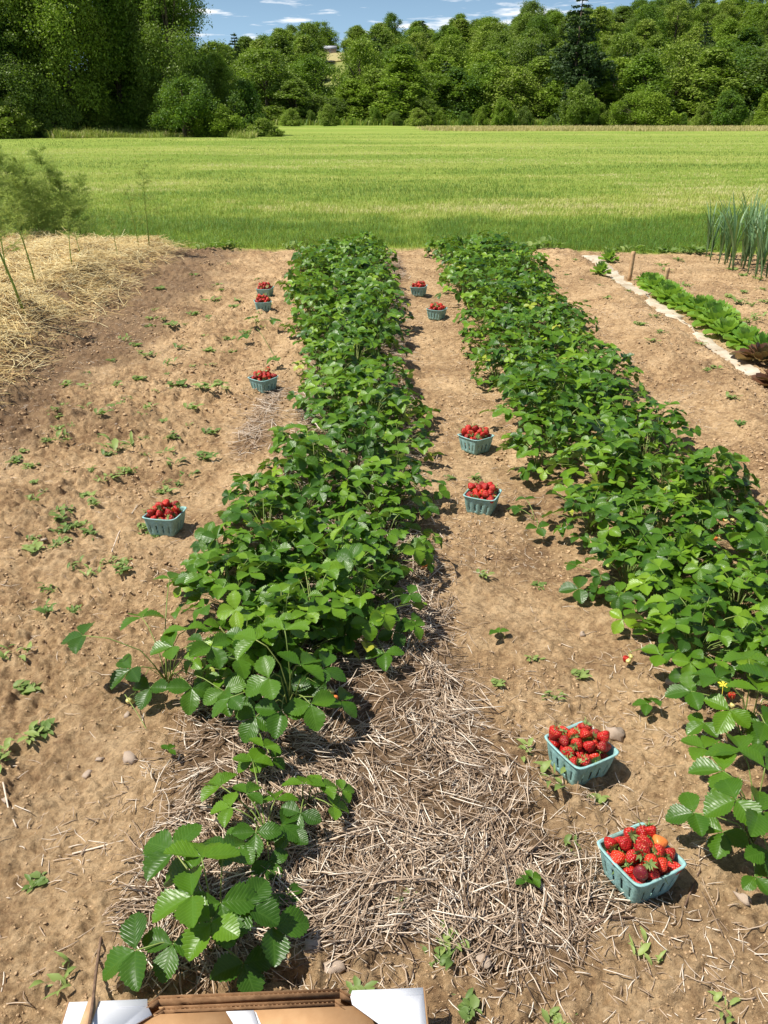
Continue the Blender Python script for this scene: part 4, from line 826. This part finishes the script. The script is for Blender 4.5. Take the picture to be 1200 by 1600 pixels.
def asparagus(x_, y_, k, s, lab, grp=None, tilt=(0, 0)):
    rt = link('asparagus_plant', None, None, (x_, y_, hz(x_, y_) - .02), lab, 'asparagus plant', grp); rt.rotation_euler = (*tilt, random.random() * 6.28 if tilt == (0, 0) else 0); rt.scale = (s * 1.2, s * 1.2, s)
    link('stem', FE[k][0], rt); link('fronds', FE[k][1], rt)
for x_, y_, k, s in ((-4.35, 11.5, 0, 1), (-4.5, 11.35, 1, 1), (-4.2, 11.6, 2, 1), (-4.75, 11.4, 0, 1.0), (-4.95, 11.1, 1, 1), (-5.2, 11.3, 0, 1.1), (-5.05, 10.9, 2, .9), (-4.65, 11.7, 2, 1), (-4.05, 11.55, 1, .85), (-5.5, 11.6, 0, 1.1), (-4.6, 11.0, 2, .8)): asparagus(x_, y_, k, s * .84, 'feathery yellow green asparagus plant in the bushy clump at the left edge', 'asparagus plants in the left clump')
for px, py, k, s, lab, tilt in ((40, 495, 4, 1.6, 'tall thin asparagus stem leaning left out of the straw, nearest the camera', (.0, -.16)), (57, 450, 4, 1.2, 'thin upright asparagus stem in the straw beside the leaning one', (0, -.06)), (217, 378, 3, .95, 'wispy asparagus stem at the far end of the straw, left of the pair', (0, -.1)), (232, 376, 3, 1.25, 'wispy taller asparagus stem at the far end of the straw, right of the pair', (0, .02)), (183, 395, 4, .8, 'short asparagus stem in the middle of the far straw', (0, .01)), (115, 432, 4, .8, 'short asparagus shoot in the centre of the straw heap', (0, 0)), (130, 418, 4, .7, 'short asparagus shoot just behind the centre of the straw heap', (0, -.05)), (12, 440, 3, 1.1, 'asparagus shoot at the left frame edge in the straw', (0, .02))):
    b = g(px, py, .2); asparagus(b.x, b.y, k, s, lab, None, tilt)

# ------------------------------------------------------------------ trees
def crown_cloud(rnd, n, lobes, size, flat=.35):
    V = np.zeros((n, 4, 3)); L = np.array(lobes); wgt = L[:, 3] ** 2; idx = rnd.choice(len(L), n, p=wgt / wgt.sum())
    d = rnd.normal(0, 1, (n, 3)); d /= np.linalg.norm(d, axis=1)[:, None]; d[:, 2] = np.where(d[:, 2] < -.6, -d[:, 2], d[:, 2])
    r = rnd.uniform(.35, 1.4, n) * (1 + .28 * np.sin(5 * d[:, 0] + idx) * np.sin(6 * d[:, 2] + idx * 2.3)); c = L[idx, :3] + d * (L[idx, 3] * r)[:, None] * np.array([1, 1, 1.0])
    nr = d * .7 + np.array([0, 0, .25]) + rnd.normal(0, .8, (n, 3)); nr /= np.linalg.norm(nr, axis=1)[:, None]
    a = np.cross(nr, rnd.normal(0, 1, (n, 3))); a /= np.linalg.norm(a, axis=1)[:, None]; b = np.cross(nr, a); s = size * rnd.uniform(.5, 1.3, n)
    a *= s[:, None]; b *= (s * .62)[:, None]
    V[:, 0] = c - a; V[:, 1] = c - b * rnd.uniform(.6, 1.2, n)[:, None]; V[:, 2] = c + a; V[:, 3] = c + b * rnd.uniform(.6, 1.2, n)[:, None]
    lt = rnd.random(len(L))[idx] * .45 + rnd.random(n) * .55
    return V.reshape(-1, 3), np.arange(4 * n).reshape(-1, 4), np.repeat(lt, 4)
def decid(seed, w, h, n, size, low=.15, nl=26, mat=None, trunk=True):
    r_ = np.random.default_rng(seed); rn = random.Random(seed); lobes = []
    sk = [r_.uniform(.8, 1.25) for _ in range(5)]; pw = r_.uniform(.55, 1.15); pe = r_.uniform(1.0, 1.35); vs_ = r_.uniform(1.0, 1.6)
    for k in range(nl * 3):
        t = (k + r_.random()) / (nl * 3); z = h * (low + (1 - low) * t); a = r_.uniform(0, 6.28)
        prof = (max(0.02, math.sin(math.pi * (0.20 + .78 * t ** (1 / pe)))) ** pw) * (1 + .22 * math.sin(a * 2 + sk[0] * 9) * sk[1] + .15 * math.sin(a * 3 + t * 7))
        rr = w / 2 * prof * r_.uniform(.35, .92) ** .7; q = w * r_.uniform(.06, .165) * (1.1 - .3 * t)
        lobes.append((rr * math.cos(a), rr * math.sin(a), min(z, h - q * .8), q))
    V, Fc, T = crown_cloud(r_, n, lobes, size)
    f = npmesh('crown', V, [Fc], tint=T, mats=[mat or M_crown])
    tm = MB(); tm.tube([(0, 0, -.3), (0.05, 0, h * .2), (-.1, .1, h * .5), (0, 0, h * .85)], [w * .035, w * .028, w * .018, w * .006], 8)
    for lb in lobes[::6]: z = max(h * .15, lb[2] * .55); tm.tube([(0, 0, z), (lb[0] * .5, lb[1] * .5, (z + lb[2]) / 2 + .1), (lb[0], lb[1], lb[2])], [w * .012, w * .008, w * .003], 5)
    return f, tm.mesh('trunk', [M_bark])
def pine(seed, w, h, n, size, low=.25, layers=15, droop=.1):
    r_ = np.random.default_rng(seed); tm = MB(); tm.tube([(0, 0, -.3), (.1, 0, h * .5), (0, 0, h)], [w * .04, w * .028, .03], 8); lobes = []
    for k in range(layers):
        t = k / layers; z = h * (low + (1 - low) * t); R_ = w / 2 * (1.05 - t) ** .8 * r_.uniform(.75, 1.15)
        for j in range(6):
            if r_.random() < .15: continue
            a = j * 1.05 + r_.uniform(-.4, .4); L = R_ * r_.uniform(.6, 1.15); e = Vector((L * math.cos(a), L * math.sin(a), z + L * r_.uniform(-.1, .2) - droop * L))
            tm.tube([(0, 0, z), e], [w * .008, .01], 4)
            for u in (.35, .65, .95): lobes.append((e.x * u, e.y * u, z + (e.z - z) * u, max(.18, L * .20)))
    V, Fc, T = crown_cloud(r_, n, lobes, size); V[:, 2] = V[:, 2]
    return npmesh('crown', V, [Fc], tint=T, mats=[M_conifer]), tm.mesh('trunk', [M_bark])
NEAR = [decid(11 + k, w, h, 85000, .088, lo, 40) for k, (w, h, lo) in enumerate(((9, 16, .03), (8, 14, .02), (7, 12, .02), (10, 17, .04)))]
FAR = [decid(31 + k, w, h, 24000, .15, lo, 30) for k, (w, h, lo) in enumerate(((8, 12, .03), (7, 12.5, .02), (9, 11, .03), (6, 12, .02), (8, 10, .02), (6.5, 9, .02)))]
BUSH = [decid(51 + k, w, h, 22000, .075, .04, 20, M_bush) for k, (w, h) in enumerate(((5, 4), (4, 3.2), (3, 2.6)))]
PINE = [pine(71, 8, 19, 12000, .24, .30), pine(72, 6.5, 13, 7000, .22, .15)]; SPR = [pine(73, 3.4, 6, 5000, .14, .03, 14, .25), pine(74, 4.5, 11, 6000, .2, .05, 18, .2)]
def tree(kind, x_, y_, w, h, base, lab, grp=None, name='tree', cat='tree', dz=0):
    f, t = kind; W0, H0 = base
    rt = link(name, None, None, (x_, y_, hz(x_, y_) - .1 + dz), lab, cat, grp); rt.scale = (w / W0, w / W0, h / H0); rt.rotation_euler = (0, 0, random.random() * 6.28)
    link('trunk', t, rt); link('crown', f, rt)
NB = [(9, 16), (8, 14), (7, 12), (10, 17)]; FB = [(8, 12), (7, 12.5), (9, 11), (6, 12), (8, 10), (6.5, 9)]; BB = [(5, 4), (4, 3.2), (3, 2.6)]
def T(kinds, bases, k, px, Y, w, h, lab, grp=None, name='broadleaf_tree', cat='tree'): tree(kinds[k], xat(px, Y), Y, w, h, bases[k], lab, grp, name, cat)
T(NEAR, NB, 0, -60, 66, 10, 17, 'tall dark tree at the far left, mostly outside the frame'); T(NEAR, NB, 3, 25, 70, 9.5, 17, 'tall dark broadleaf tree at the left frame edge'); T(NEAR, NB, 1, 120, 68, 8.5, 16, 'tall dark broadleaf tree, second from the left edge'); T(NEAR, NB, 2, 195, 71, 7.5, 16, 'tall dark broadleaf tree, third from the left edge')
T(NEAR, NB, 1, 278, 69, 6.8, 13.6, 'tall broadleaf tree whose crown meets the open sky, right end of the left trees'); T(NEAR, NB, 2, 225, 74, 8, 17, 'tall tree rising behind the left group of trees'); T(NEAR, NB, 0, 60, 76, 9, 18, 'tall tree filling the gap behind the left edge trees'); T(NEAR, NB, 2, -10, 63, 6, 9, 'dark lower tree at the left frame edge in front')
T(NEAR, NB, 2, 345, 72, 4.2, 5.6, 'rounded smaller tree sloping down at the right end of the left trees'); T(BUSH, BB, 0, 290, 65, 5.0, 3.7, 'broad light green bush in front of the left trees', None, 'bush', 'bush'); T(BUSH, BB, 1, 385, 68, 3.8, 3.5, 'rounded green bush right of the broad light bush', None, 'bush', 'bush'); T(BUSH, BB, 1, 85, 64, 3.6, 3.4, 'yellow green bush in front of the left edge trees', None, 'bush', 'bush'); T(BUSH, BB, 2, 415, 66, 2.2, 1.2, 'low weedy bush at the right end of the left trees', None, 'bush', 'bush'); T(BUSH, BB, 2, 20, 61, 3.4, 2.2, 'low dark bush at the left frame edge', None, 'bush', 'bush'); T(BUSH, BB, 2, 340, 64.5, 3.0, 2.0, 'low bush at the foot of the broad light bush', None, 'bush', 'bush')
# far tree line: (px, top py, width px, Y)
line = [(375, 95, 70, 120, 1), (420, 48, 100, 128, 0), (462, 95, 70, 124, 3), (492, 60, 80, 136, 2), (520, 122, 60, 126, 4), (553, 95, 70, 128, 5), (588, 78, 80, 130, 1), (628, 58, 85, 125, 3), (672, 85, 80, 127, 0), (712, 78, 80, 129, 5), (752, 70, 80, 131, 2), (795, 75, 85, 128, 4), (838, 60, 80, 132, 1), (950, 62, 100, 132, 0), (1000, 55, 90, 128, 1), (1050, 40, 100, 134, 2), (1100, 48, 95, 129, 3), (1150, 60, 100, 131, 4), (1200, 45, 110, 128, 0), (870, 95, 70, 126, 5), (925, 80, 80, 130, 3), (1255, 50, 110, 130, 1), (655, 120, 60, 122, 4), (330, 90, 80, 128, 2), (275, 80, 80, 130, 0)]
for i, (px, ty, wp, Y, k) in enumerate(line):
    T(FAR, FB, k, px, Y, wp / F * Y * .95 * 1.2, zat(ty + 30, Y), 'broadleaf tree in the front rank of the far tree line', 'trees in the front rank of the far tree line')
tree(PINE[0], xat(893, 128), 128, 8.6, zat(-12, 128), (8, 19), 'tallest dark pine with open layered branches above the far tree line', None, 'pine_tree', 'pine tree')
for px, ty, wp, Y in ((905, 115, 42, 121), (880, 128, 34, 120), (975, 150, 30, 119)): tree(SPR[0], xat(px, Y), Y, wp / F * Y, zat(ty, Y), (3.4, 6), 'young pointed conifer at the foot of the tall pine', 'young conifers by the tall pine', 'conifer', 'conifer')
random.seed(21)
px = 455
while px < 1260:
    Y = random.uniform(114, 121); hpx = random.uniform(10, 30) if random.random() < .5 or px < 700 else random.uniform(26, 56)
    T(BUSH, BB, random.randrange(3), px, Y, hpx * random.uniform(.9, 1.7) / F * Y, hpx / F * Y * .95, 'light green bush at the foot of the far tree line', 'bushes at the foot of the far tree line', 'bush', 'bush'); px += random.uniform(20, 42)
# wooded hillside
cnt = 0
for r_, Y in enumerate((146, 158, 171, 184, 198, 212, 226, 242, 260, 279)):
    sp = 6.2 + .010 * Y; X = -.30 * Y + (r_ % 2) * sp / 2
    while X < .50 * Y:
        x_ = X + random.uniform(-1.8, 1.8); y_ = Y + random.uniform(-4, 4); pxx = 600 + F * x_ / (y_ * cP)
        X += sp
        if 496 < pxx < 552 and 150 < y_ < 256: continue
        k = random.randrange(6); con = random.random() < .17 and Y < 230
        far = 'the hilltop' if Y > 200 else 'the hillside'
        if con: tree(PINE[1], x_, y_, 6.5, random.uniform(7.5, 10), (6, 12), 'dark conifer standing among the broadleaf trees on %s' % far, 'conifers on %s' % far, 'conifer', 'conifer')
        else: tree(FAR[k], x_, y_, random.uniform(7.5, 10.5), random.uniform(6.6, 9.8) * (1.15 if Y < 175 else 1), FB[k], 'green broadleaf tree in the woods on %s' % far, 'broadleaf trees on %s' % far, 'broadleaf_tree', 'tree')
        cnt += 1
# distant house in the clearing
Yh = 250; xh = xat(519, Yh); zh = hz(xh, Yh); ho = link('house', None, None, (xh, Yh, zh), 'tiny grey house in the clearing on the distant hill', 'house'); ho.scale = (.5, .5, .5)
mb = MB(); mb.prism([(-3, -2, -.5), (3, -2, -.5), (3, 2, -.5), (-3, 2, -.5)], (0, 0, 3)); link('wall', mb.mesh('wall', [M_wall], False), ho)
mb = MB(); mb.add([(-3.4, -2.4, 2.5), (3.4, -2.4, 2.5), (3.4, 2.4, 2.5), (-3.4, 2.4, 2.5), (-3.4, 0, 4.2), (3.4, 0, 4.2)], [(0, 1, 5, 4), (3, 4, 5, 2), (0, 4, 3), (1, 2, 5), (0, 3, 2, 1)]); link('roof', mb.mesh('roof', [M_roof], False), ho)
mb = MB(); mb.prism([(-.5, -2.06, .8), (.5, -2.06, .8), (.5, -2.0, .8), (-.5, -2.0, .8)], (0, 0, 1)); link('window', mb.mesh('window', [M_roof], False), ho)
xs = np.array([xat(524, 238) + 8 * math.cos(a) * (1 + .2 * math.sin(3 * a)) for a in np.linspace(0, 6.28, 24)[:-1]]); ysn = np.array([238 + 13 * math.sin(a) for a in np.linspace(0, 6.28, 24)[:-1]])
mb = MB(); mb.add([(float(a), float(b), hz(a, b) + .25) for a, b in zip(xs, ysn)] + [(float(xs.mean()), 238.0, hz(xs.mean(), 238) + .25)], [(i, (i + 1) % 23, 23) for i in range(23)]); link('clearing', mb.mesh('clearing', [M_dry]), label='pale hay clearing on the distant hill', cat='clearing', kind='structure')
print('berries', berry_count, 'hill trees', cnt, 'objects', len(scene.objects))
